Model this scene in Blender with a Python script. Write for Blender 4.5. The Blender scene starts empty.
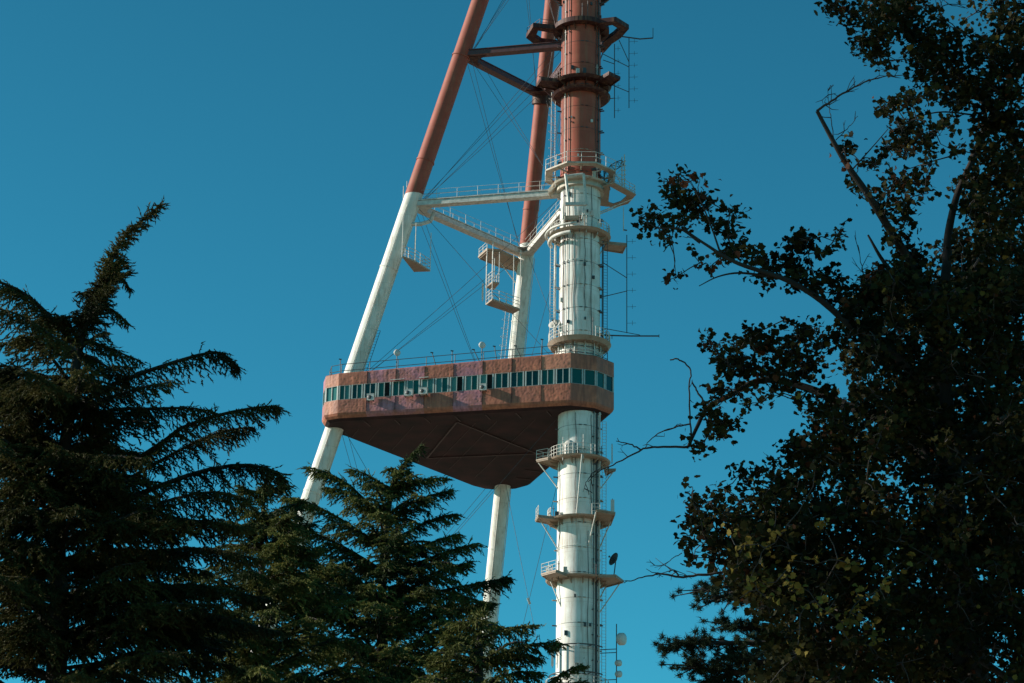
import bpy, bmesh, math, random
import numpy as np
from mathutils import Vector, noise
R = math.radians
random.seed(7)
rng = np.random.default_rng(11)
scn = bpy.context.scene

# ------------------------------------------------------------------ camera
PITCH, ROLL, FPX = 0.356546, 0.016551, 2404.22
W0, H0 = 1024, 683
GROUND = -1.65                                   # the lens is the origin, at eye height
fw = np.array([0, math.cos(PITCH), math.sin(PITCH)])
up0 = np.array([0, -math.sin(PITCH), math.cos(PITCH)])
rt0 = np.array([1.0, 0, 0])
RT = math.cos(ROLL) * rt0 + math.sin(ROLL) * up0
UP = -math.sin(ROLL) * rt0 + math.cos(ROLL) * up0
cam_d = bpy.data.cameras.new('camera')
cam = bpy.data.objects.new('camera', cam_d)
scn.collection.objects.link(cam)
from mathutils import Matrix
cam.matrix_world = Matrix(((RT[0], UP[0], -fw[0], 0), (RT[1], UP[1], -fw[1], 0), (RT[2], UP[2], -fw[2], 0), (0, 0, 0, 1)))
cam_d.sensor_width = 36
cam_d.lens = FPX / W0 * 36
cam_d.clip_start = 0.5
cam_d.clip_end = 20000
scn.camera = cam

# ------------------------------------------------------------------ sky, sun, exposure
SUN_EL, SUN_B = R(24), R(93.6)
SUN = Vector((-math.sin(SUN_B) * math.cos(SUN_EL), -math.cos(SUN_B) * math.cos(SUN_EL), math.sin(SUN_EL)))
world = bpy.data.worlds.new('World')
scn.world = world
world.use_nodes = True
wn, wl = world.node_tree.nodes, world.node_tree.links
bg = wn['Background']
sky = wn.new('ShaderNodeTexSky')
sky.sky_type = 'NISHITA'
sky.sun_disc = False
sky.sun_elevation = SUN_EL
sky.sun_rotation = math.atan2(SUN.x, SUN.y)
sky.altitude = 700
sky.air_density = 1.0
sky.dust_density = 0.4
sky.ozone_density = 2.0
tint = wn.new('ShaderNodeMix'); tint.data_type = 'RGBA'; tint.blend_type = 'MULTIPLY'
tint.inputs[0].default_value = 1.0
tint.inputs[7].default_value = (0.20, 1.02, 1.02, 1)
wl.new(sky.outputs[0], tint.inputs[6])
tcw = wn.new('ShaderNodeTexCoord'); spw = wn.new('ShaderNodeSeparateXYZ'); wl.new(tcw.outputs['Generated'], spw.inputs[0])
mrw = wn.new('ShaderNodeMapRange'); mrw.inputs[1].default_value = 0.2; mrw.inputs[2].default_value = 0.5; mrw.inputs[3].default_value = 1.04; mrw.inputs[4].default_value = 0.80
wl.new(spw.outputs[2], mrw.inputs[0]); mlw = wn.new('ShaderNodeVectorMath'); mlw.operation = 'SCALE'; wl.new(tint.outputs[2], mlw.inputs[0]); wl.new(mrw.outputs[0], mlw.inputs[3])
wl.new(mlw.outputs[0], bg.inputs[0])
bg.inputs[1].default_value = 0.085
sd = bpy.data.lights.new('sun', 'SUN')
sd.energy = 5.0
sd.angle = R(0.53)
sd.color = (1.0, 0.92, 0.82)
so = bpy.data.objects.new('sun', sd)
scn.collection.objects.link(so)
so.rotation_euler = SUN.to_track_quat('Z', 'Y').to_euler()
so.location = (-60, 0, 60)
vs = scn.view_settings
scn.display_settings.display_device = 'sRGB'
vs.view_transform = 'Standard'; vs.look = 'None'; vs.exposure = 0.52; vs.gamma = 1.0
try: vs.use_curve_mapping = False
except Exception: pass
scn.cycles.max_bounces = 6
scn.cycles.diffuse_bounces = 3
scn.cycles.transparent_max_bounces = 6

# ------------------------------------------------------------------ helpers
MX, MD = 6.5374, 218.644                         # the mast's foot, measured from the camera
HC, HA, HB, HAPEX = 73.85, 97.33, 113.78, 155.64 # underside of the cabin, two beam levels, where the legs meet the mast
TH, SIDE = 0.2219363, 24.4557

def ray(x, y): return (x - 512) / FPX * RT - (y - 341.5) / FPX * UP + fw
def wy(x, y, Y):
    """world point at distance Y in front of the camera"""
    d = ray(x, y); return Vector(d * (Y / d[1]))
def my(x, y, Y):
    """point Y metres behind (+) or in front (-) of the mast's axis, measured from the mast"""
    d = ray(x, y); p = d * ((MD + Y) / d[1]); return Vector((p[0] - MX, p[1] - MD, p[2]))
def mz(x, y, h):
    d = ray(x, y); p = d * (h / d[2]); return Vector((p[0] - MX, p[1] - MD, h))
ORG = Vector((MX, MD, 0))

def tag(o, label=None, cat=None, group=None, kind=None):
    if label: o['label'] = label
    if cat: o['category'] = cat
    if group: o['group'] = group
    if kind: o['kind'] = kind
    return o
def link(o, parent=None):
    scn.collection.objects.link(o)
    if parent is not None: o.parent = parent
    return o
def empty(name, loc=(0, 0, 0)):
    o = bpy.data.objects.new(name, None); o.location = loc; o.empty_display_size = 0.3
    return link(o)

class MB:
    def __init__(s): s.v = []; s.f = []; s.m = []; s.sm = []
    def add(s, vs, fs, mat=0, smooth=False):
        n = len(s.v); s.v += [tuple(v) for v in vs]
        for f in fs: s.f.append([n + i for i in f]); s.m.append(mat); s.sm.append(smooth)
        return s
    def tube(s, pts, rad, n=8, mat=0, caps=True):
        pts = [Vector(p) for p in pts]
        if not hasattr(rad, '__len__'): rad = [rad] * len(pts)
        rings = []; a = None
        for i, p in enumerate(pts):
            t = (pts[min(i + 1, len(pts) - 1)] - pts[max(i - 1, 0)]).normalized()
            if a is None:
                a = t.orthogonal().normalized()
            a = (a - t * a.dot(t)).normalized(); b = t.cross(a)
            rings.append([p + (a * math.cos(2 * math.pi * k / n) + b * math.sin(2 * math.pi * k / n)) * rad[i] for k in range(n)])
        vs = [v for r in rings for v in r]; fs = []
        for i in range(len(rings) - 1):
            for k in range(n):
                fs.append((i * n + k, i * n + (k + 1) % n, (i + 1) * n + (k + 1) % n, (i + 1) * n + k))
        s.add(vs, fs, mat, True)
        if caps:
            s.add(rings[0], [tuple(range(n))[::-1]], mat); s.add(rings[-1], [tuple(range(n))], mat)
        return s
    def beam(s, p, q, w, h, mat=0):
        """a box bar from p to q, w wide and h high"""
        p, q = Vector(p), Vector(q); t = (q - p).normalized()
        sd_ = t.cross(Vector((0, 0, 1)))
        if sd_.length < 1e-3: sd_ = Vector((1, 0, 0))
        sd_.normalize(); u = sd_.cross(t)
        vs = [e + sd_ * a * w / 2 + u * b * h / 2 for e in (p, q) for a, b in ((-1, -1), (1, -1), (1, 1), (-1, 1))]
        return s.add(vs, [(3, 2, 1, 0), (4, 5, 6, 7), (0, 1, 5, 4), (1, 2, 6, 5), (2, 3, 7, 6), (3, 0, 4, 7)], mat)
    def prism(s, poly, z0, z1, mat=0):
        n = len(poly); vs = [(p[0], p[1], z0) for p in poly] + [(p[0], p[1], z1) for p in poly]
        fs = [tuple(range(n))[::-1], tuple(range(n, 2 * n))] + [(i, (i + 1) % n, n + (i + 1) % n, n + i) for i in range(n)]
        return s.add(vs, fs, mat)
    def strip(s, line, w, z0, z1, closed=False, mat=0):
        """a walkway of width w laid along a line of XY points (inwards = left of travel)"""
        pts = [Vector((p[0], p[1])) for p in line]; n = len(pts); outs = []; ins = []
        for i in range(n):
            a = pts[(i - 1) % n] if closed or i > 0 else pts[i]; b = pts[(i + 1) % n] if closed or i < n - 1 else pts[i]
            t = (b - a).normalized(); nn = Vector((-t.y, t.x)); outs.append(pts[i]); ins.append(pts[i] + nn * w)
        k = n if closed else n - 1
        for i in range(k):
            j = (i + 1) % n; q = [outs[i], outs[j], ins[j], ins[i]]
            s.prism(q, z0, z1, mat)
        return s
    def disc(s, c, r0, r1, z0, z1, n=40, mat=0, taper=0.0):
        """a ring deck; taper pulls its lower rim in"""
        vs = []
        for i in range(n):
            a = 2 * math.pi * i / n; ca, sa = math.cos(a), math.sin(a)
            for r, z in ((r0, z0), (r1 - taper, z0), (r1, z1), (r0, z1)): vs.append((c[0] + ca * r, c[1] + sa * r, z))
        fs = []
        for i in range(n):
            j = (i + 1) % n
            for k in range(4):
                l = (k + 1) % 4; fs.append((i * 4 + k, j * 4 + k, j * 4 + l, i * 4 + l)[::-1])
        return s.add(vs, fs, mat)
    def lathe(s, prof, o, axis, n=20, mat=0):
        axis = Vector(axis).normalized(); a = axis.orthogonal().normalized(); b = axis.cross(a); o = Vector(o); vs = []
        for r, t in prof:
            for k in range(n):
                g = 2 * math.pi * k / n; vs.append(o + axis * t + (a * math.cos(g) + b * math.sin(g)) * r)
        fs = [(i * n + k, i * n + (k + 1) % n, (i + 1) * n + (k + 1) % n, (i + 1) * n + k) for i in range(len(prof) - 1) for k in range(n)]
        return s.add(vs, fs, mat, True)
    def build(s, name, mats, parent=None):
        me = bpy.data.meshes.new(name); me.from_pydata(s.v, [], s.f)
        for m in (mats if isinstance(mats, (list, tuple)) else [mats]): me.materials.append(m)
        me.polygons.foreach_set('material_index', s.m); me.polygons.foreach_set('use_smooth', s.sm); me.update()
        return link(bpy.data.objects.new(name, me), parent)

# ------------------------------------------------------------------ materials
def mat_base(name):
    m = bpy.data.materials.new(name); m.use_nodes = True
    return m, m.node_tree.nodes, m.node_tree.links, m.node_tree.nodes['Principled BSDF']
def plain(name, col, rough=0.6, metal=0.0, var=0.25, scale=3.0):
    m, n, l, b = mat_base(name)
    tc = n.new('ShaderNodeTexCoord'); nz = n.new('ShaderNodeTexNoise'); nz.inputs['Scale'].default_value = scale; nz.inputs['Detail'].default_value = 5
    l.new(tc.outputs['Object'], nz.inputs['Vector'])
    cr = n.new('ShaderNodeValToRGB')
    cr.color_ramp.elements[0].position = 0.3; cr.color_ramp.elements[1].position = 0.7
    cr.color_ramp.elements[0].color = (*[c * (1 - var) for c in col], 1); cr.color_ramp.elements[1].color = (*[min(1, c * (1 + var)) for c in col], 1)
    l.new(nz.outputs[0], cr.inputs[0]); l.new(cr.outputs[0], b.inputs['Base Color'])
    b.inputs['Roughness'].default_value = rough; b.inputs['Metallic'].default_value = metal
    return m
def steel_paint(name, white, red, split, rust=0.55):
    """painted steel: white below a height, faded red above, weld seams, rust runs and stains"""
    m, n, l, b = mat_base(name)
    tc = n.new('ShaderNodeTexCoord'); sp = n.new('ShaderNodeSeparateXYZ'); l.new(tc.outputs['Object'], sp.inputs[0])
    gt = n.new('ShaderNodeMath'); gt.operation = 'GREATER_THAN'; gt.inputs[1].default_value = split; l.new(sp.outputs[2], gt.inputs[0])
    mp = n.new('ShaderNodeMapping'); mp.inputs['Scale'].default_value = (1.6, 1.6, 0.16); l.new(tc.outputs['Object'], mp.inputs[0])
    nz = n.new('ShaderNodeTexNoise'); nz.inputs['Scale'].default_value = 1.7; nz.inputs['Detail'].default_value = 8; nz.inputs['Roughness'].default_value = 0.65
    l.new(mp.outputs[0], nz.inputs['Vector'])
    nb = n.new('ShaderNodeTexNoise'); nb.inputs['Scale'].default_value = 0.9; nb.inputs['Detail'].default_value = 6; l.new(tc.outputs['Object'], nb.inputs['Vector'])
    base = n.new('ShaderNodeMix'); base.data_type = 'RGBA'; l.new(gt.outputs[0], base.inputs[0])
    base.inputs[6].default_value = (*white, 1); base.inputs[7].default_value = (*red, 1)
    r1 = n.new('ShaderNodeValToRGB'); r1.color_ramp.elements[0].position = 0.50; r1.color_ramp.elements[1].position = 0.70
    r1.color_ramp.elements[0].color = (0, 0, 0, 1); r1.color_ramp.elements[1].color = (rust, rust, rust, 1); l.new(nz.outputs[0], r1.inputs[0])
    x1 = n.new('ShaderNodeMix'); x1.data_type = 'RGBA'; l.new(r1.outputs[0], x1.inputs[0]); l.new(base.outputs[2], x1.inputs[6])
    x1.inputs[7].default_value = (0.30, 0.16, 0.09, 1)
    # paler and dirtier patches of paint
    r2 = n.new('ShaderNodeValToRGB'); r2.color_ramp.elements[0].position = 0.35; r2.color_ramp.elements[1].position = 0.65
    r2.color_ramp.elements[0].color = (0.84, 0.83, 0.80, 1); r2.color_ramp.elements[1].color = (1, 1, 1, 1); l.new(nb.outputs[0], r2.inputs[0])
    x2 = n.new('ShaderNodeMix'); x2.data_type = 'RGBA'; x2.blend_type = 'MULTIPLY'; x2.inputs[0].default_value = 1; l.new(x1.outputs[2], x2.inputs[6]); l.new(r2.outputs[0], x2.inputs[7])
    # weld seams every 2.4 m
    md = n.new('ShaderNodeMath'); md.operation = 'PINGPONG'; md.inputs[1].default_value = 1.2; l.new(sp.outputs[2], md.inputs[0])
    ls = n.new('ShaderNodeMath'); ls.operation = 'LESS_THAN'; ls.inputs[1].default_value = 0.03; l.new(md.outputs[0], ls.inputs[0])
    x3 = n.new('ShaderNodeMix'); x3.data_type = 'RGBA'; x3.blend_type = 'MULTIPLY'
    ms = n.new('ShaderNodeMath'); ms.operation = 'MULTIPLY'; ms.inputs[1].default_value = 0.22; l.new(ls.outputs[0], ms.inputs[0])
    l.new(ms.outputs[0], x3.inputs[0]); l.new(x2.outputs[2], x3.inputs[6]); x3.inputs[7].default_value = (0.5, 0.36, 0.28, 1)
    l.new(x3.outputs[2], b.inputs['Base Color']); b.inputs['Roughness'].default_value = 0.62; b.inputs['Specular IOR Level'].default_value = 0.25
    bp = n.new('ShaderNodeBump'); bp.inputs['Strength'].default_value = 0.25; bp.inputs['Distance'].default_value = 0.05; l.new(nb.outputs[0], bp.inputs['Height']); l.new(bp.outputs[0], b.inputs['Normal'])
    return m
def foliage(name, dark, light, scale, transl=0.25, rough=0.6):
    m, n, l, b = mat_base(name)
    tc = n.new('ShaderNodeTexCoord'); nz = n.new('ShaderNodeTexNoise'); nz.inputs['Scale'].default_value = scale; nz.inputs['Detail'].default_value = 3
    l.new(tc.outputs['Object'], nz.inputs['Vector'])
    cr = n.new('ShaderNodeValToRGB'); cr.color_ramp.elements[0].position = 0.35; cr.color_ramp.elements[1].position = 0.68
    cr.color_ramp.elements[0].color = (*dark, 1); cr.color_ramp.elements[1].color = (*light, 1); l.new(nz.outputs[0], cr.inputs[0])
    l.new(cr.outputs[0], b.inputs['Base Color']); b.inputs['Roughness'].default_value = rough
    b.inputs['Specular IOR Level'].default_value = 0.06
    tr = n.new('ShaderNodeBsdfTranslucent'); l.new(cr.outputs[0], tr.inputs[0])
    mx = n.new('ShaderNodeMixShader'); mx.inputs[0].default_value = transl
    l.new(b.outputs[0], mx.inputs[1]); l.new(tr.outputs[0], mx.inputs[2]); l.new(mx.outputs[0], n['Material Output'].inputs[0])
    return m
WHITE, RED = (0.76, 0.74, 0.68), (0.37, 0.09, 0.055)
M = {}
M['steel'] = steel_paint('painted_steel', WHITE, RED, 98.4)
M['legs'] = steel_paint('painted_leg_steel', (0.74, 0.72, 0.65), (0.33, 0.085, 0.055), 98.4, 0.5)
M['deck'] = steel_paint('weathered_deck_paint', (0.38, 0.29, 0.22), (0.06, 0.022, 0.02), 104, 0.6)
M['worn'] = steel_paint('worn_white_paint', (0.50, 0.45, 0.37), (0.12, 0.05, 0.045), 104, 0.8)
M['trim'] = plain('white_trim_paint', (0.54, 0.51, 0.45), 0.5)
M['trimred'] = plain('dark_red_paint', (0.09, 0.033, 0.03), 0.5)
M['dark'] = plain('dark_steel', (0.05, 0.05, 0.05), 0.5)
M['cable'] = plain('steel_cable', (0.045, 0.045, 0.05), 0.5)
M['frame'] = plain('window_frame_paint', (0.36, 0.40, 0.37), 0.5, var=0.12)
M['pale'] = plain('radome_plastic', (0.55, 0.54, 0.50), 0.45, var=0.08)
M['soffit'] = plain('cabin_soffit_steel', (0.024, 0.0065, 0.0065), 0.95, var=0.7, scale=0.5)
M['soffitrib'] = plain('soffit_rib_steel', (0.05, 0.02, 0.018), 0.6)
M['roofing'] = plain('roof_felt', (0.12, 0.10, 0.09), 0.9)
M['concrete'] = plain('concrete', (0.33, 0.32, 0.30), 0.9)
M['ac'] = plain('air_conditioner_casing', (0.47, 0.46, 0.42), 0.5, var=0.1)
def panelmat(name, c, c2):
    m = plain(name, c, 0.6, var=0.28, scale=1.3); n, l = m.node_tree.nodes, m.node_tree.links; b = n['Principled BSDF']
    src = b.inputs['Base Color'].links[0].from_socket; tc = [x for x in n if x.type == 'TEX_COORD'][0]
    nz = n.new('ShaderNodeTexNoise'); nz.inputs['Scale'].default_value = 0.55; nz.inputs['Detail'].default_value = 7; nz.inputs['Roughness'].default_value = .7; l.new(tc.outputs['Object'], nz.inputs['Vector'])
    cr = n.new('ShaderNodeValToRGB'); cr.color_ramp.elements[0].position = .42; cr.color_ramp.elements[1].position = .62; l.new(nz.outputs[0], cr.inputs[0])
    mx = n.new('ShaderNodeMix'); mx.data_type = 'RGBA'; l.new(cr.outputs[0], mx.inputs[0]); l.new(src, mx.inputs[6]); mx.inputs[7].default_value = (*c2, 1)
    mp = n.new('ShaderNodeMapping'); mp.inputs['Scale'].default_value = (3, 3, .35); l.new(tc.outputs['Object'], mp.inputs[0])
    n2 = n.new('ShaderNodeTexNoise'); n2.inputs['Scale'].default_value = 1.5; n2.inputs['Detail'].default_value = 6; l.new(mp.outputs[0], n2.inputs['Vector'])
    c3 = n.new('ShaderNodeValToRGB'); c3.color_ramp.elements[0].position = .35; c3.color_ramp.elements[0].color = (.55, .5, .5, 1); c3.color_ramp.elements[1].position = .6; l.new(n2.outputs[0], c3.inputs[0])
    m2 = n.new('ShaderNodeMix'); m2.data_type = 'RGBA'; m2.blend_type = 'MULTIPLY'; m2.inputs[0].default_value = .8; l.new(mx.outputs[2], m2.inputs[6]); l.new(c3.outputs[0], m2.inputs[7]); l.new(m2.outputs[2], b.inputs['Base Color'])
    return m
M['brown'] = panelmat('cabin_panel_brown', (0.42, 0.135, 0.068), (0.32, 0.105, 0.062))
M['pink'] = panelmat('cabin_panel_pink', (0.39, 0.155, 0.185), (0.37, 0.13, 0.09))
M['orange'] = panelmat('cabin_panel_orange', (0.52, 0.20, 0.11), (0.44, 0.17, 0.10))
def glassmat(name, c):
    m, n, l, b = mat_base(name); b.inputs['Base Color'].default_value = (*c, 1); b.inputs['Roughness'].default_value = 0.08
    b.inputs['IOR'].default_value = 1.42
    return m
GL = [glassmat('window_glass', (0.006, 0.075, 0.062)), glassmat('window_glass_pale', (0.05, 0.17, 0.155)), glassmat('window_glass_deep', (0.003, 0.036, 0.032)), plain('open_window_dark_room', (0.006, 0.006, 0.006), 0.9)]
M['ground'] = plain('dry_grass_ground', (0.21, 0.18, 0.13), 0.95, var=0.4, scale=0.4)
M['bark'] = plain('bark', (0.022, 0.017, 0.013), 0.95, var=0.4, scale=6)
M['twig'] = plain('bare_twig_bark', (0.035, 0.028, 0.024), 0.9, var=0.3, scale=6)
M['cedarA'] = foliage('cedar_needles_dark', (0.012, 0.018, 0.009), (0.095, 0.085, 0.026), 0.7)
M['cedarB'] = foliage('cedar_needles_green', (0.022, 0.036, 0.014), (0.155, 0.158, 0.042), 0.9)
M['pine'] = foliage('pine_needles', (0.012, 0.022, 0.014), (0.028, 0.042, 0.020), 1.0)
M['leaf'] = foliage('leaf_green', (0.010, 0.012, 0.005), (0.046, 0.042, 0.013), 1.4, 0.35)
M['leafgold'] = foliage('leaf_yellow_sunlit', (0.08, 0.065, 0.015), (0.26, 0.19, 0.042), 2.0, 0.35)  # yellow leaves, with the sunlit patch of the crown put into the colour
M['leafrust'] = foliage('leaf_rusty', (0.05, 0.02, 0.01), (0.13, 0.05, 0.022), 2.0, 0.3)

# ------------------------------------------------------------------ ground
g = MB(); NG = 24; ext = 6000
def gh(x, y):
    d = math.hypot(x, y); return GROUND + (noise.noise(Vector((x / 900, y / 900, 3))) * 30 if d > 900 else 0) - max(0, d - 900) * 0.01
xs = [math.copysign(abs(t) ** 2.2, t) * ext for t in np.linspace(-1, 1, 49)]
g.add([(x, y, gh(x, y)) for y in xs for x in xs], [(j * 49 + i, j * 49 + i + 1, (j + 1) * 49 + i + 1, (j + 1) * 49 + i) for j in range(48) for i in range(48)], 0, True)
tag(g.build('ground', M['ground']), kind='structure')

# ------------------------------------------------------------------ the tower
tower = empty('television_tower', ORG + Vector((0, 0, GROUND)))
tag(tower, 'tall red and white steel television tower with two slanting legs and a triangular brown cabin', 'tower')
OFF = Vector((0, 0, -GROUND))
class TB(MB):
    """shapes given with heights above the lens; stored relative to the tower's foot"""
    def build(s, name, mats, parent=None):
        if parent is None: parent = tower
        o = MB.build(s, name, mats, None); me = o.data
        # keep object coordinates in tower heights for the paint: place object at -GROUND inside the tower
        o.parent = parent
        if parent is tower: o.location = OFF
        return o

def legpt(which, h):
    k = SIDE * (HAPEX - h) / (HAPEX - HC); a = TH if which == 'L' else TH + math.pi / 3
    return Vector((-k * math.cos(a), k * math.sin(a), h))
def corner(which, h): return Vector((0, 0, h)) if which == 'M' else legpt(which, h)

# mast
m = TB()
zs = [GROUND, 20, 40, 60, 80, 98.4, 120, 140, 158]
m.tube([(0, 0, z) for z in zs], [2.0] * 9, 56)
m.tube([(0, 0, 158), (0, 0, 160)], [2.0, 1.3], 40); m.tube([(0, 0, 160), (0, 0, 200), (0, 0, 235)], [1.3, 1.1, 0.6], 24)
for z in np.arange(3, 156, 9.6): m.disc((0, 0), 1.9, 2.035, z - .05, z + .05, 56)
mast = m.build('mast', M['steel'])
# legs
for w, r in (('L', 0.92), ('F', 0.84)):
    b = TB(); b.tube([legpt(w, h) for h in (GROUND - .5, 40, 98.4, 125, 152)], [r + .06, r, r * .97, r * .93, r * .9], 36)
    for h in np.arange(10, 150, 11.5):
        p, q = legpt(w, h), legpt(w, h + .12); b.tube([p, q], r + .035, 36)
    lg = b.build('leg', M['legs'])
    f = TB(); c = legpt(w, GROUND); f.prism([(c.x - 3, c.y - 3), (c.x + 3, c.y - 3), (c.x + 3, c.y + 3), (c.x - 3, c.y + 3)], GROUND - 1, GROUND + 1.5); f.build('footing', M['concrete'])
f = TB(); f.disc((0, 0), 1.9, 5, GROUND - 1, GROUND + 1.6, 32); f.build('footing', M['concrete'])

# beams joining the legs and the mast, with gusset plates and walkway rails
def rails(b, line, hh=1.05, rad=0.028, n=3, step=1.6, closed=False, mat=0, foot=0.0):
    pts = [Vector(p) for p in line]
    if closed: pts.append(pts[0])
    for k in range(n):
        z = hh * (k + 1) / n
        for i in range(len(pts) - 1): b.tube([pts[i] + Vector((0, 0, z)), pts[i + 1] + Vector((0, 0, z))], rad, 5, mat)
    for i in range(len(pts) - 1):
        L = (pts[i + 1] - pts[i]).length; k = max(1, round(L / step))
        for j in range(k + (1 if i == len(pts) - 2 else 0)):
            p = pts[i].lerp(pts[i + 1], j / k); b.tube([p + Vector((0, 0, foot)), p + Vector((0, 0, hh))], rad * 1.15, 5, mat)
for h, mt, tr in ((HA, M['steel'], M['trim']), (HB, M['trimred'], M['trimred']), (130.5, M['trimred'], M['trimred'])):
    for a, c in (('L', 'M'), ('L', 'F'), ('F', 'M')):
        P, Q = corner(a, h), corner(c, h); t = (Q - P).normalized()
        b = TB()
        if h == HA and mt is M['steel']:
            bm_ = M['trim']
        else: bm_ = M['trimred']
        P2, Q2 = P + t * .7, Q - t * (1.9 if c == 'M' else .7)
        b.beam(P2, Q2, 0.85, 0.50)
        b.beam(P2 + Vector((0, 0, .33)), Q2 + Vector((0, 0, .33)), 1.0, 0.08)
        bo = b.build('beam', bm_)
        if h == HA:
            sdv = t.cross(Vector((0, 0, 1))).normalized()
            for s_ in (-1, 1):
                r_ = MB(); rails(r_, [P2 + sdv * .48 * s_ + Vector((0, 0, .37)), Q2 + sdv * .48 * s_ + Vector((0, 0, .37))], 1.0, 0.018, 2, 2.2)
                r_.build('railing', tr, bo)
    # gusset plates
    for a, o1, o2 in (('L', 'M', 'F'), ('F', 'L', 'M')):
        P = corner(a, h); t1 = (corner(o1, h) - P).normalized(); t2 = (corner(o2, h) - P).normalized(); b = TB()
        for z in (h - .30, h + .28):
            b.prism([(P + t1 * .2)[:2], (P + t1 * 2.6)[:2], (P + (t1 + t2) * 1.0)[:2], (P + t2 * 2.6)[:2], (P + t2 * .2)[:2]] if t1.cross(t2).z > 0 else [(P + t2 * .2)[:2], (P + t2 * 2.6)[:2], (P + (t1 + t2) * 1.0)[:2], (P + t1 * 2.6)[:2], (P + t1 * .2)[:2]], z, z + .05)
        if a == 'F' and h > 100:
            dv = (corner('F', h + 1) - P); b.tube([P - dv * .9, P + dv * .7], 1.06, 24)
        b.build('gusset', M['deck'] if h > 100 else M['trim'])

# ------------------------------------------------------------------ cabin
v1, v2, v3 = (-.9, -3.05), (1.58, -2.32), (3.34, -.42)
d1 = Vector((-math.cos(TH), math.sin(TH)))
# left end of the long face
def facept(t): return (v1[0] + d1.x * t, v1[1] + d1.y * t)
bt = min(np.arange(18, 26, .02), key=lambda t: abs((lambda p: (512 + FPX * (p @ RT) / (p @ fw)))(np.array([facept(t)[0] + MX, facept(t)[1] + MD, 77.0])) - 338.4))
FL = float(bt); u1 = facept(FL)
a2 = TH + R(18); u2 = (u1[0] - 1.55 * math.cos(a2), u1[1] + 1.55 * math.sin(a2))
OUT = [v1, v2, v3, (-4.15, 23.1), (-5.6, 24.55), (-7.6, 25.2), (-9.35, 24.8), (-10.8, 23.6), (-23.2, 7.6), (-24.75, 6.2), (-25.0, 4.6), u2, u1]
NP = len(OUT)
cabin_poly = [Vector(p) for p in OUT]
def onorm(i):
    a, b = cabin_poly[i], cabin_poly[(i + 1) % NP]; t = (b - a).normalized(); return Vector((t.y, -t.x))
def inset(i, d):
    n1, n2 = onorm((i - 1) % NP), onorm(i); b = (n1 + n2).normalized(); return cabin_poly[i] - b * (d / max(.3, b.dot(n1)))
HT, WT, WB, LB = 79.32, 77.74, 76.2, 74.5
near_cols_u = ['orange', 'brown', 'brown', 'pink', 'brown', 'pink', 'pink', 'brown'][::1]
near_cols_l = ['brown', 'brown', 'brown', 'pink', 'brown', 'pink', 'pink', 'brown']
CM = [M['brown'], M['pink'], M['orange'], M['soffit'], M['roofing']]
ci = {'brown': 0, 'pink': 1, 'orange': 2}
def warp(p):
    w = min(1, max(0, (-p[0] - .9) / 22.0)); z = p[2]
    g = float(np.interp(z, [LB, WB, WT, HT, HT + 6], [0, -.36, -.44, -.70, -.70])); return Vector((p[0], p[1], z + g * w))
def wbuild(b, *a):
    b.v = [tuple(warp(v)) for v in b.v]; return b.build(*a)
cab = TB()
def relief(p):
    q = Vector(p) * 3.9; w = q + noise.noise_vector(q * .7) * .6
    d = noise.voronoi(w, distance_metric='DISTANCE', exponent=2.5)[0]
    return (min(d[1] - d[0], .5) * .052 + noise.noise(q * 2.3) * .014 + noise.noise(q * .3) * .012)
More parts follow.
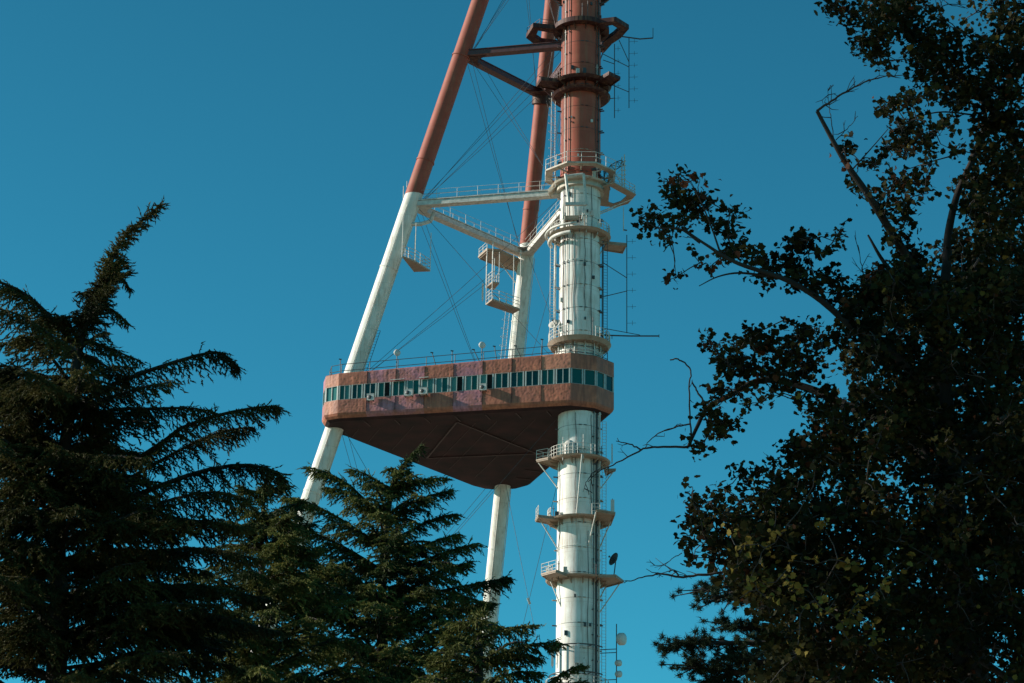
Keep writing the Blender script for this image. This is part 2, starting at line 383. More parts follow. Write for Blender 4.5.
for i in range(NP):
    a, b = cabin_poly[i], cabin_poly[(i + 1) % NP]; L = (b - a).length; n3 = Vector((*onorm(i), 0)); nx = max(3, round(L / .10))
    near = (i == NP - 1)                              # from u1 to v1
    flat = i in (0, 1)
    bands = [(LB, WB, 'l'), (WT, HT - .12, 'u')]
    for z0, z1, bd in bands:
        nz_ = max(3, round((z1 - z0) / .10)); grid = []
        for kz in range(nz_ + 1):
            for kx in range(nx + 1):
                p2 = a.lerp(b, kx / nx); z = z0 + (z1 - z0) * kz / nz_; p = Vector((p2.x, p2.y, z))
                fade = min(1, kx / 2, (nx - kx) / 2, ) * min(1, (kz + .3) / 2, (nz_ - kz + .3) / 2)
                s_ = kx / nx * L
                if near:
                    dd = abs(((L - s_) + 1.5) % 3 - 1.5)
                    if dd < .07: fade *= -.35
                amp = .45 if flat else 1.0
                grid.append(p + n3 * relief(p) * fade * amp)
        fs = []; ms = []
        for kz in range(nz_):
            for kx in range(nx):
                fs.append((kz * (nx + 1) + kx, kz * (nx + 1) + kx + 1, (kz + 1) * (nx + 1) + kx + 1, (kz + 1) * (nx + 1) + kx))
                s_ = (kx + .5) / nx * L
                if near: c_ = ci[(near_cols_u if bd == 'u' else near_cols_l)[min(7, int((L - s_) / L * 8))]]
                elif i == NP - 2: c_ = 2
                else: c_ = 0 if (i in (0, 1) or int(s_ / 3) % 3) else 1
                ms.append(c_)
        n0 = len(cab.v); cab.v += [tuple(v) for v in grid]
        for f_, c_ in zip(fs, ms): cab.f.append([n0 + k for k in f_]); cab.m.append(c_); cab.sm.append(True)
    # rounded parapet top, sill and head returns, bevel under the wall
    o0, o1 = cabin_poly[i], cabin_poly[(i + 1) % NP]
    def ringq(z0, d0, z1, d1_, mt):
        p0, p1 = inset(i, d0), inset((i + 1) % NP, d0); q0, q1 = inset(i, d1_), inset((i + 1) % NP, d1_)
        if near and mt == 0:
            K = 8
            for k in range(K):
                mm = ci[near_cols_u[7 - k]] if z0 > 77 else ci[near_cols_l[7 - k]]
                P0, P1 = p0.lerp(p1, k / K), p0.lerp(p1, (k + 1) / K); Q0, Q1 = q0.lerp(q1, k / K), q0.lerp(q1, (k + 1) / K)
                cab.add([(P0.x, P0.y, z0), (P1.x, P1.y, z0), (Q1.x, Q1.y, z1), (Q0.x, Q0.y, z1)], [(0, 1, 2, 3)], mm)
        else:
            cab.add([(p0.x, p0.y, z0), (p1.x, p1.y, z0), (q1.x, q1.y, z1), (q0.x, q0.y, z1)], [(0, 1, 2, 3)], mt)
    ringq(HT - .12, 0, HT - .04, .05, 0); ringq(HT - .04, .05, HT, .16, 0); ringq(HT, .16, HT - .35, .20, 0)
    ringq(WT, .13, WT, 0, 0); ringq(WB, 0, WB, .13, 0); ringq(WB, .16, WT, .16, 4)
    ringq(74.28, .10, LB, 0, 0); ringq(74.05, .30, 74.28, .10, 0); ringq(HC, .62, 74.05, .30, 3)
cabin = wbuild(cab, 'cabin', CM)
b = MB(); b.add([(*inset(i, .19), HT - .33) for i in range(NP)], [tuple(range(NP))]); wbuild(b, 'roof', M['roofing'], cabin)
# soffit with ribs
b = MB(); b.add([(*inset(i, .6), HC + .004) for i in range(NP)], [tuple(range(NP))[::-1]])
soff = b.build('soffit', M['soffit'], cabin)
for k in range(1, 8):                            # dark seams between the cladding panels of the long face
    x_, y_ = facept(FL * k / 8)
    for za, zb in ((LB + .02, WB - .01), (WT + .01, HT - .13)):
        b = MB(); b.beam((x_ - .01, y_ - .035, za), (x_ - .01, y_ - .035, zb), .035, .06); wbuild(b, 'panel_seam', M['soffitrib'], cabin)
b = MB()
for p, q in (((457, 421.7), (427, 458)), ((427, 458), (537, 453.3)), ((537, 453.3), (457, 421.7))):
    b.beam(mz(*p, HC - .06), mz(*q, HC - .06), .16, .12)
Lc, Fc, Mc = legpt('L', HC), legpt('F', HC), Vector((0, 0, HC))
for s_ in np.arange(3, 22, 3.0):                 # joists and short brackets behind the long face
    p = Mc.lerp(Lc, s_ / SIDE) + Vector((-.2, -2.3, -.04)); b.beam(p, p + Vector((.5, 1.5, 0)), .10, .08)
    p = Mc.lerp(Fc, s_ / SIDE) + Vector((1.9, .5, -.04)); b.beam(p, p + Vector((-1.5, -.4, 0)), .10, .08)
for s_ in (2.2, 4.1, 7.0, 9.1, 12.4, 14.2, 17.5):
    k = s_ / 21.2; p = Lc.lerp(Mc, k); q = Lc.lerp(Fc, k)
    b.beam(Vector((p.x, p.y, HC - .012)), Vector((q.x, q.y, HC - .012)), .05, .04)
b.build('soffit_ribs', M['soffitrib'], cabin)

# windows
def window(i, s0, s1, z0, z1, kinds, mull=1, wide=.025):
    a, b_ = cabin_poly[i], cabin_poly[(i + 1) % NP]; t = (b_ - a).normalized(); n_ = onorm(i); w = TB()
    def P(s_, z, d): return Vector((a.x + t.x * s_ + n_.x * d, a.y + t.y * s_ + n_.y * d, z))
    def bar(sa, sb, za, zb, d0=-.13, d1=.01, mt=0):
        vs_ = [P(s_, z, d) for d in (d0, d1) for s_, z in ((sa, za), (sb, za), (sb, zb), (sa, zb))]
        w.add(vs_, [(3, 2, 1, 0), (4, 5, 6, 7), (0, 1, 5, 4), (1, 2, 6, 5), (2, 3, 7, 6), (3, 0, 4, 7)], mt)
    bar(s0, s0 + .13, z0, z1); bar(s1 - .13, s1, z0, z1); bar(s0 + .13, s1 - .13, z0, z0 + wide); bar(s0 + .13, s1 - .13, z1 - wide, z1)
    inner0, inner1 = s0 + .13, s1 - .13; K = mull + 1; wd = (inner1 - inner0) / K
    for k in range(K):
        sa, sb = inner0 + k * wd, inner0 + (k + 1) * wd
        if k: bar(sa - .035, sa + .035, z0 + wide, z1 - wide, -.12, -.01)
        kd = kinds[k % len(kinds)]
        d = -.09 if kd < 3 else -.125
        w.add([P(sa, z0 + .03, d), P(sb, z0 + .03, d), P(sb, z1 - .03, d), P(sa, z1 - .03, d)], [(0, 1, 2, 3)], 1 + kd)
        if kd == 3: bar(sa, sa + .06, z0 + wide, z1 - wide, -.1, .12)     # a casement swung open
    return wbuild(w, 'window', [M['frame']] + GL, cabin)
nearL = (cabin_poly[NP - 1] - cabin_poly[0]).length; mod = nearL / 16
pat = {3: (0, 3), 8: (1, 3), 6: (1, 1), 7: (1, 0), 10: (1, 3), 11: (0, 2), 12: (2, 0), 13: (2, 2), 9: (1, 0), 14: (0, 0)}
MW = np.array([12.9, 12.6, 14.0, 14.6, 14.7, 14.5, 14.4, 14.6, 15, 14.7, 15.2, 15.2, 15, 15.3, 14.9, 15.3]); MB_ = np.concatenate([[0], np.cumsum(MW)]) / MW.sum() * nearL
for k in range(16):                              # k counts from the left end
    window(NP - 1, MB_[k] + .05, MB_[k + 1] - .05, WB + .004, WT - .004, pat.get(k, random.choice([(0, 0), (2, 0), (0, 1), (2, 2), (1, 0)])))
for i in range(NP - 1):
    L = (cabin_poly[(i + 1) % NP] - cabin_poly[i]).length; k = max(1, round(L / 1.45))
    if i in (0, 1): k = 2
    if i == NP - 2: k = 1
    if i == 2 or i == 7: k = 16
    for j in range(k):
        window(i, j * L / k + .03, (j + 1) * L / k - .03, WB + .004, WT - .004, (1, 1) if i == NP - 2 else random.choice([(0, 0), (2, 0)]), 0 if i in (0, 1) else 1)

# roof railing and its posts
b = MB()
pts = [warp(Vector((*inset(i, .55), HT - .33))) for i in range(NP)]
rails(b, pts, 1.35, 0.035, 2, 3.0, True); b.build('roof_railing', M['dark'], cabin)

# ------------------------------------------------------------------ platforms round the mast
def arc(r, a0, a1, z, n=10, c=(0, 0)): return [Vector((c[0] + r * math.cos(R(a0 + (a1 - a0) * k / n)), c[1] + r * math.sin(R(a0 + (a1 - a0) * k / n)), z)) for k in range(n + 1)]
def platform(h, discs, polys, rail_lines, braces, th=.14, taper=.12, deck=None, rail=None, strips=(), brackets=True, rr=.028):
    b = TB()
    for r in discs: b.disc((0, 0), 1.95, r, h, h + th, 44, 0, taper)
    for k, pl in enumerate(polys):
        q = [mz(x, y, h + .01)[:2] for x, y in pl]
        ar = sum(q[i][0] * q[(i + 1) % len(q)][1] - q[(i + 1) % len(q)][0] * q[i][1] for i in range(len(q)))
        if ar < 0: q = q[::-1]
        b.prism(q, h + .012 + .006 * k, h + th + .02 + .006 * k)
        # stringers under the deck
        c = sum((Vector(p) for p in q), Vector((0, 0))) / len(q)
        for i in range(len(q)):
            p0 = Vector(q[i]).lerp(c, .06); p1 = Vector(q[(i + 1) % len(q)]).lerp(c, .06); b.beam((p0.x, p0.y, h - .045), (p1.x, p1.y, h - .045), .07, .10)
    for ln, w_ in strips:
        q = [mz(x, y, h + .01)[:2] for x, y in ln]; b.strip(q, w_, h + .013, h + th)
    if brackets and discs:
        r = max(discs)
        for k in range(12):
            a = R(30 * k + 11); ca, sa = math.cos(a), math.sin(a); n_ = Vector((-sa, ca, 0)) * .03
            A, B, C = Vector((ca * 1.98, sa * 1.98, h)), Vector((ca * (r - .2), sa * (r - .2), h)), Vector((ca * 1.98, sa * 1.98, h - .55))
            b.add([A - n_, B - n_, C - n_, A + n_, B + n_, C + n_], [(0, 1, 2), (5, 4, 3), (0, 3, 4, 1), (1, 4, 5, 2), (2, 5, 3, 0)])
    o = b.build('platform', deck or M['deck'])
    if rail_lines:
        for ln in rail_lines:
            r_ = MB(); rails(r_, ln, 1.05, rr, 3, .9, foot=0); r_.build('railing', rail or M['trim'], o)
    if braces:
        for p, q in braces: r_ = MB(); r_.tube([p, q], .06, 6); r_.build('brace', rail or M['trim'], o)
    return o
def hz(pl, h): return [mz(x, y, h) for x, y in pl]
h = 57.45
platform(h, [3.05], [[(541, 575), (556, 571), (572, 577), (551, 582)], [(598, 576), (616, 576), (624, 582), (606, 587)]],
         [hz([(551, 579), (541.5, 575), (556, 571)], h + .15), arc(2.95, 150, 215, h + .14)],
         [(mz(550, 580, h), Vector((-1.6, -1.2, h - 2.6))), (mz(620, 583, h), Vector((1.9, -.4, h - 3.1))), (mz(606, 586, h), Vector((1.5, 1.2, h - 2.4)))])
h = 63.2
platform(h, [3.0], [[(535, 521), (538, 516), (562, 519), (556, 525)], [(596, 510), (615.5, 513.5), (611, 525), (597, 529)]],
         [hz([(536, 520), (538.5, 516)], h + .15), arc(2.9, 150, 205, h + .14), hz([(592, 514), (600, 514.5)], h + .15)],
         [(mz(540, 520, h), Vector((-1.9, -.6, h - 2.7))), (mz(596, 512, h), Vector((.9, -1.85, h - 2.6))), (mz(611, 521, h), Vector((1.9, .2, h - 2.6)))])
h = 69.1
platform(h, [3.05], [[(536, 461), (548, 458.5), (562, 462), (556, 468)], [(604, 470), (616, 470), (606, 475)]],
         [hz([(556, 466), (536.5, 461), (548, 459)], h + .15), arc(2.95, 165, 300, h + .14, 16)],
         [(mz(538, 462, h), Vector((-1.9, -.5, h - 2.7))), (mz(582, 454, h), Vector((-.3, -2.0, h - 6.5))), (mz(614, 471, h), Vector((1.9, .3, h - 2.6)))])
# a drum-like hood on that deck
b = TB(); b.lathe([(.62, 0), (.62, .9), (.5, 1.3), (.25, 1.55), (.01, 1.6)], (-.95, -2.05, 69.2), (0, 0, 1), 20); b.build('equipment_hood', M['trim'])
h = 80.75
platform(h, [3.1], [], [arc(2.98, 140, 250, h + .42, 14), arc(2.98, -60, 40, h + .42, 10)], [], th=.40, taper=.3, brackets=True)
b = TB()
for k in range(14):
    a = R(k * 25.7); b.tube([(2.25 * math.cos(a), 2.25 * math.sin(a), 78.9), (2.25 * math.cos(a), 2.25 * math.sin(a), 80.8)], .07, 6)
b.tube(arc(2.25, 0, 360, 80.0, 28), .05, 6); b.build('neck_struts', M['trim'])
h = 92.3
platform(h, [3.05], [[(606, 243), (627, 245), (623, 253), (603, 250)]], [arc(2.95, 150, 235, h + .15, 10), arc(2.95, -50, 30, h + .15, 8)],
         [(mz(604, 247, h), Vector((1.9, .3, h - 1.6)))], th=.2, taper=.25)
b = TB(); b.tube(arc(3.35, 150, 262, 92.65, 16), .13, 8); b.tube(arc(3.0, 160, 250, 91.9, 16), .2, 8); b.build('bumper_ring', M['trim'])
h = 93.55
platform(h, [], [[(563, 219), (582, 218.5), (585, 226), (566, 227)]], [], [(Vector((-1.6, -3.6, h)), Vector((-1.5, -1.3, h - .9))), (Vector((.3, -3.6, h)), Vector((.4, -1.9, h - .9)))], th=.35)
h = 99.0
O8 = [(3.75 * math.cos(R(22.5 + 45 * k)), 3.75 * math.sin(R(22.5 + 45 * k))) for k in range(8)]
b = TB(); b.strip(O8, .75, h, h + .16, True)
for k in range(8):
    a = R(45 * k); b.beam((1.95 * math.cos(a), 1.95 * math.sin(a), h - .06), (3.2 * math.cos(a), 3.2 * math.sin(a), h - .06), .14, .12)
p6 = b.build('platform', M['worn'])
r_ = MB(); rails(r_, [Vector((*p, h + .16)) for p in O8], 1.05, .024, 2, 1.6, True); r_.build('railing', M['trim'], p6)
h = 97.75
b = TB(); b.disc((0, 0), 1.95, 2.9, h, h + .15, 40, 0, .1); b.disc((0, 0), 1.95, 2.35, h - .5, h, 40, 0, -.05); b.build('platform', M['worn'])
h = 97.3
LOB = [(602, 187), (614, 183), (636, 195), (628, 204), (614, 208), (602, 205)]
platform(h, [], [], [hz([(614, 184), (635, 195), (628, 203)], h + .18)], [(mz(632, 199, h), Vector((1.9, .4, h - 1.9))), (mz(622, 205, h), Vector((1.6, 1.2, h - 1.9)))],
         strips=[([LOB[5], LOB[4], LOB[3], LOB[2], LOB[1], LOB[0]][::-1], .9)])
b = TB()
b.prism([mz(602, 190, h)[:2], mz(610, 188, h)[:2], mz(608, 207, h)[:2], mz(600, 206, h)[:2]][::-1], h + .02, h + .17)
b.build('walkway_plate', M['deck'])
# gangway that leads left towards the leg
b = TB()
b.beam(my(549.5, 192, 0), my(560, 179, -.4), .25, .5); b.beam(my(549.5, 196, .3), my(560, 186, 0), 1.3, .12); b.build('gangway', M['worn'])
# two hanging tubes with a cross bar in front of the mast
b = TB()
for p, q in (((565.5, 174), (569, 204)), ((583.5, 174), (586.5, 205)), ((566, 176), (583, 174)), ((566, 205), (587, 205)), ((563, 204), (563, 219)), ((584, 204), (582, 219))):
    b.tube([my(*p, -3.3), my(*q, -3.3)], .14 if q[1] < 206 and p[1] < 204 else .06, 8)
b.beam(my(565, 204, -3.3), my(586, 204, -3.3), .3, .3)
b.build('hanging_frame', M['trim'])
# red part
h = 108.8
platform(h, [3.1], [[(536, 86), (541, 79), (560, 81), (556, 90)], [(598, 80), (609, 73.5), (620.5, 79), (611, 86)]],
         [arc(3.0, 175, 230, h + .15, 8)], [(mz(540, 86, h), Vector((-1.9, .3, h - 1.8))), (Vector((-2.4, -1.6, h + .1)), Vector((-4.2, 2.6, h + 2.6)))], deck=M['deck'], rail=M['trimred'], th=.25, taper=.3)
b = TB(); b.disc((0, 0), 2.0, 3.0, 107.6, 107.8, 40, 0, .2); b.build('platform', M['deck'])
h = 115.1
S1 = [(604, 53), (612, 44), (621, 38), (629, 29), (616, 21), (598, 23), (588, 29), (556, 29), (533, 27), (526, 38), (536, 45.5), (553, 48), (562, 52)][::-1]
platform(h, [2.85], [], [hz([(562, 31), (540, 28), (527, 37)], h + .2)], [(mz(604, 50, h), Vector((1.9, .3, h - 3)))], strips=[(S1, .95)], rail=M['trimred'], th=.5, taper=0)
platform(119.3, [3.15], [], [arc(3.0, 250, 400, 119.5, 10)], [], rail=M['trimred'], th=.3, taper=.4)
platform(127.3, [3.15], [], [arc(3.0, 150, 400, 127.5, 18)], [], rail=M['trimred'], th=.3, taper=.4)
platform(139.3, [3.15], [], [arc(3.0, 150, 400, 139.5, 18)], [], rail=M['trimred'], th=.3, taper=.4)
for h in (46.9, 40.0):
    platform(h, [3.0], [], [arc(2.9, 0, 360, h + .14, 24)], [])

# pipes, cable trays, brackets and ladders fixed to the mast
def around(r, deg): a = R(deg); return r * math.cos(a), r * math.sin(a)
def pipe(name, deg, r, z0, z1, rad, mt, n=8):
    b = TB(); x, y = around(r, deg); b.tube([(x, y, z0), (x, y, z1)], rad, n)
    for z in np.arange(z0 + 1, z1, 2.4): b.beam((x, y, z), (x * 1.98 / r, y * 1.98 / r, z), .09, .09); b.tube([(x, y, z - .08), (x, y, z + .08)], rad * 1.5, n)
    return b.build(name, mt)
pipe('downpipe', -30, 2.24, GROUND, 74, .10, M['trim'])
pipe('conduit', -50, 2.16, GROUND, 74, .045, M['dark'])
pipe('conduit', -140, 2.1, 81, 98, .045, M['dark'])
pipe('conduit', -128, 2.1, 81, 98, .035, M['dark'])
pipe('conduit', 190, 2.45, 81.2, 92.4, .09, M['trim'])
pipe('conduit', -12, 2.25, 81, 92, .06, M['dark'])
pipe('conduit', -140, 2.1, 99, 128, .05, M['trim'])
pipe('conduit', -127, 2.1, 99, 128, .035, M['dark'])
pipe('conduit', -35, 2.12, 99, 128, .06, M['dark'])
b = TB()
for z0, z1 in ((GROUND, 73.8),):
    for dg in (-36,):
        x, y = around(2.1, dg); b.beam((x, y, z0), (x, y, z1), .17, .2)
b.build('cable_tray', M['dark'])
nb_ = 0
for z in np.arange(34.0, 122, 2.4):
    if 73 < z < 81: continue
    b = TB()
    b.tube(arc(2.0, -190, -10, z, 30), .018, 4)
    for dg in (-168, -18, -28):
        x, y = around(1.95, dg); x2, y2 = around(2.3 + (.15 if int(z) % 2 else 0), dg); b.beam((x, y, z), (x2, y2, z), .12, .10)
    for dg in (-84, -70):
        x, y = around(2.03, dg - 8); x2, y2 = around(2.03, dg); b.beam((x, y, z), (x2, y2, z), .05, .08)
    b.build('bracket_band', M['dark'] if nb_ % 2 == 0 else M['deck']); nb_ += 1
def ladder(name, base, top, w, dirx, mt, cage=False, step=.3):
    b = TB(); base, top = Vector(base), Vector(top); dx = Vector(dirx).normalized() * w / 2
    b.tube([base - dx, top - dx], .03, 5); b.tube([base + dx, top + dx], .03, 5)
    n_ = int((top - base).length / step)
    for k in range(n_ + 1):
        p = base.lerp(top, k / max(1, n_)); b.tube([p - dx, p + dx], .016, 4)
    if cage:
        out = Vector((-.35, -.5, 0))
        for k in range(0, n_, 3):
            p = base.lerp(top, k / n_); b.tube([p - dx, p - dx + out * .8, p + out * 1.25, p + dx + out * .8, p + dx], .016, 4)
    return b.build(name, mt)
ladder('ladder', (-2.75, .2, 99.3), (-2.75, .2, 108.4), .42, (1, .4, 0), M['trim'], True)
ladder('ladder', (-2.7, .3, 82.0), (-2.7, .3, 92.0), .4, (1, .4, 0), M['trim'])
ladder('ladder', (2.45, .3, 40), (2.45, .3, 73.5), .4, (1, .3, 0), M['trim'])
ladder('ladder', (2.5, -.3, 81.2), (2.5, -.3, 92), .4, (1, .3, 0), M['dark'])
ladder('ladder', legpt('F', 79.2) + Vector((-1.35, -.3, 0)), legpt('F', 92) + Vector((-1.35, -.3, 0)), .42, (1, 0, 0), M['trim'], True)
ladder('ladder', legpt('L', 79.3) + Vector((1.15, -.3, 0)), legpt('L', 84) + Vector((1.15, -.3, 0)), .3, (1, 0, 0), M['dark'])

# hanging work platforms under the beam level at the two legs
def hang(deck, hz_, rods, extra=()):
    b = TB(); q = [mz(x, y, hz_)[:2] for x, y in deck]
    ar = sum(q[i][0] * q[(i + 1) % len(q)][1] - q[(i + 1) % len(q)][0] * q[i][1] for i in range(len(q)))
    if ar < 0: q = q[::-1]
    b.prism(q, hz_, hz_ + .18); o = b.build('hanging_platform', M['deck'])
    r_ = MB(); rails(r_, [Vector((*p, hz_ + .18)) for p in q], 1.1, .03, 3, 1.0, True)
    for p in q[:4]: r_.tube([Vector((*p, hz_)), Vector((*p, hz_ + rods))], .04, 6)
    r_.build('railing', M['trim'], o)
    return o
hang([(402, 257), (415, 262), (430, 271.5), (414, 272)], 90.3, 4.2)
hang([(486, 305), (492, 300), (520, 310), (513, 314)], 88.6, 6.6)
hang([(486, 288), (492, 283), (499, 284), (494, 290)], 90.6, 3.5)
# curved bracket arm from the left leg and the larger deck at the far leg
b = TB(); P = corner('L', 95.4); b.tube([P + Vector((.6, -.3, -.2)), P + Vector((1.6, -.1, -.1)), P + Vector((2.6, .5, .5)), P + Vector((2.9, .9, 1.6))], .22, 8); b.build('bracket_arm', M['trim'])
h = 96.6
platform(h, [], [[(478, 258), (487, 250), (500, 251), (531, 266), (528, 274), (500, 267)]], [hz([(500, 266), (479, 258), (487, 251)], h + .2)],
         [(mz(500, 262, h), legpt('F', 93.6)), (mz(512, 266, h), legpt('F', 94.6))], th=.2)

# guy cables that cross between legs and mast in every bay
def cable(p, q, r=.022, sag=.15):
    b = TB(); p, q = Vector(p), Vector(q); b.tube([p, p.lerp(q, .5) - Vector((0, 0, sag)), q], r, 5); b.build('guy_cable', M['cable'])
def cpt(w, h): return corner(w, h)
for a, c in (('L', 'F'), ('L', 'M'), ('F', 'M')):
    for h0, h1 in ((37.5, 73.9), (79.3, HA - .4), (HA + .4, HB - .4), (HB + .4, 130.2)):
        A0, A1, C0, C1 = cpt(a, h0), cpt(a, h1), cpt(c, h0), cpt(c, h1)
        t0 = (C0 - A0).normalized(); ra = 1.0; rc = 2.05 if c == 'M' else .95
        for s_ in ((0, .9) if a == 'L' and c == 'F' or h0 > 90 else (0,)):
            cable(A0 + t0 * (ra + s_ * .2), C1 - t0 * (rc + s_)); cable(A1 + t0 * (ra + s_), C0 - t0 * (rc + s_ * .2))
_a = corner('F', 37.5); _t = (corner('M', 37.5) - _a).normalized(); _b = corner('M', 73.9); _tt = (corner('M', 37.5) - corner('F', 37.5)).normalized()
from mathutils.geometry import intersect_line_line
X = intersect_line_line(_a + _tt, _b - _tt * 2.05, corner('F', 73.9) + _tt, corner('M', 37.5) - _tt * 2.05)[0] - Vector((0, 0, .14))
b = TB(); b.beam(X + Vector((-.12, 0, .3)), X + Vector((.12, 0, -.3)), .14, .22); b.build('turnbuckle', M['trim'])

# ------------------------------------------------------------------ equipment bolted to the tower (things of their own)
def at(o): return ORG + o
def dish(name, c, axis, r, arm_to, label, mt='pale', group='dish antennas on the mast', depth=.28, drum=False):
    c = at(Vector(c)); t = empty(name, c); ax = Vector(axis).normalized(); b = MB()
    if drum: b.lathe([(.001, .12), (r * .6, .12), (r, .02), (r, -.35), (r * .6, -.5), (.05, -.55)], (0, 0, 0), ax, 24)
    else:
        b.lathe([(.01, -depth), (r * .5, -depth * .75), (r, 0), (r * .985, .03), (r * .5, -depth * .68), (.01, -depth + .03)], (0, 0, 0), ax, 24)
        k = MB(); k.tube([ax * -.1, ax * r * .75], .03, 6); k.tube([ax * r * .7, ax * r * .85], .1, 8); k.build('feed_horn', M['dark'], t)
    b.build('reflector', M[mt], t)
    k = MB(); k.tube([ax * (-depth if not drum else -.5), at(Vector(arm_to)) - c], .055, 6); k.build('mounting_arm', M['dark'], t)
    tag(t, label, 'dish antenna', group)
    return t
dish('satellite_dish', my(613.5, 559, .3), (-.78, -.50, .30), .66, my(614, 575, .3), 'dark satellite dish tilted up on the right end of the lowest visible mast platform', 'dark')
dish('satellite_dish', my(554.5, 324, -.6), (-.35, -.75, .5), .62, my(560, 336, -.6), 'round white satellite dish left of the mast just above the brown cabin', 'trim')
pole = empty('antenna_pole', at(my(616.5, 683, 0)))
b = MB(); pb = my(616.5, 690, 0); pt = my(616.5, 624, 0); b.tube([Vector((0, 0, -.6)), pt - my(616.5, 683, 0)], .05, 6); b.build('pole', M['dark'], pole)
b = MB(); o0 = my(616.5, 683, 0)
for y in (649, 652.5, 679.5): p = my(616.5, y, 0); b.tube([p - o0, Vector((2.0, 0, p.z - .1)) - o0], .04, 6)
b.build('bracket', M['dark'], pole); tag(pole, 'thin dark vertical pole right of the mast foot carrying three round drum antennas', 'pole')
dish('drum_antenna', my(623, 639, -.1), (.75, -.6, -.1), .58, my(616.6, 641, 0), 'largest and topmost grey drum antenna on the pole right of the mast', drum=True)
dish('drum_antenna', my(619.8, 663, -.1), (.7, -.7, -.1), .30, my(616.6, 663, 0), 'small grey drum antenna in the middle of the pole right of the mast', drum=True)
dish('drum_antenna', my(620.0, 674, -.1), (.7, -.7, -.1), .31, my(616.6, 674, 0), 'small grey drum antenna lowest on the pole right of the mast', drum=True)

def dipole(name, x, y0, y1, arms, label, lateral=.9):
    o = my(x, y1, 0); t = empty(name, at(o)); b = MB()
    b.tube([(0, 0, 0), my(x, y0, 0) - o], .045, 6); b.build('pole', M['dark'], t)
    b = MB(); n_ = 6
    for k in range(n_):
        p = my(x, y0 + (y1 - y0) * (k + .4) / n_, 0) - o
        b.tube([p + Vector((-.0, 0, 0)), p + Vector((lateral, -.1, 0))], .018, 5); b.tube([p + Vector((lateral * .6, -.1, -.25)), p + Vector((lateral * .6, -.1, .25))], .018, 5)
    b.build('dipoles', M['dark'], t)
    b = MB()
    for (xa, ya), (xb, yb) in arms: b.tube([my(xa, ya, 0) - o, my(xb, yb, 0) - o], .04, 6)
    b.build('strut', M['dark'], t)
    tag(t, label, 'antenna', 'vertical dipole antennas right of the mast'); return t
dipole('dipole_antenna', 629, 37, 108, [((603, 54), (629, 67)), ((612, 85), (629, 92)), ((619, 40), (629, 62))], 'long dark vertical dipole antenna hanging right of the red mast near the top')
dipole('dipole_antenna', 614.5, 44, 118, [((603, 60), (614.5, 64)), ((603, 100), (614.5, 98))], 'shorter dark dipole antenna close beside the red mast on its right', .6)
dipole('dipole_antenna', 626.8, 235, 333, [((602, 262), (627, 278)), ((602, 297), (627, 291))], 'long dark vertical dipole antenna right of the white mast above the cabin')
def boom(pts, label, extra=()):
    o = my(*pts[0], 0); t = empty('antenna_boom', at(o)); b = MB(); b.tube([my(*p, 0) - o for p in pts], .07, 6); b.build('boom', M['dark'], t)
    if extra:
        b = MB()
        for p, q in extra: b.tube([my(*p, 0) - o, my(*q, 0) - o], .035, 6)
        b.build('stay', M['dark'], t)
    tag(t, label, 'antenna boom', 'horizontal booms right of the mast'); return t
boom([(596, 335), (630, 336), (659, 336)], 'dark horizontal boom pointing right from the white ring above the cabin roof', [((602, 328), (640, 335)), ((659, 334.5), (659, 337.5)), ((612, 336), (612, 339))])
boom([(622, 36.5), (640, 39), (653, 38)], 'short dark horizontal boom pointing right from the topmost dark red platform', [((653, 38), (653, 28))])
# curved lattice reflector on the right lobe
o = my(618, 190, .3); t = empty('lattice_antenna', at(o)); b = MB(); c1 = []; c2 = []
for k in range(9):
    a = R(200 - 14 * k * 1.25); c1.append(my(622 + 22 * math.cos(a) * 1.0, 184 + 26 * -math.sin(a) * -1 * 0 - 26 * math.sin(a), -.6) - o); c2.append(my(622 + 17 * math.cos(a), 184 - 21 * math.sin(a), 1.0) - o)
c1 = [my(x, y, -.5) - o for x, y in ((606, 186), (604, 178), (606, 171), (611, 165), (617, 161.5), (622, 160))]
c2 = [my(x, y, .9) - o for x, y in ((610, 190), (609, 182), (611, 176), (615, 170), (620, 167), (624, 165))]
b.tube(c1, .05, 6); b.tube(c2, .05, 6)
for i in range(6):
    b.tube([c1[i], c2[i]], .035, 5)
    if i < 5: b.tube([c1[i], c2[i + 1]], .03, 5); b.tube([c2[i], c1[i + 1]], .03, 5)
b.build('reflector_frame', M['dark'], t)
b = MB()
for x in (622, 624.5): b.tube([my(x, 192, .3) - o, my(x, 157 - (x - 622), .3) - o], .06, 6)
for k in range(7): b.tube([my(621, 162 + 4.5 * k, .3) - o, my(626, 161 + 4.5 * k, .3) - o], .05, 5)
for k in range(4): b.tube([c1[k], my(622, 168 + 6 * k, .3) - o], .03, 5)
b.build('feed_tower', M['trim'], t)
tag(t, 'curved lattice frame with a pale feed post on the right platform lobe of the mast', 'antenna')
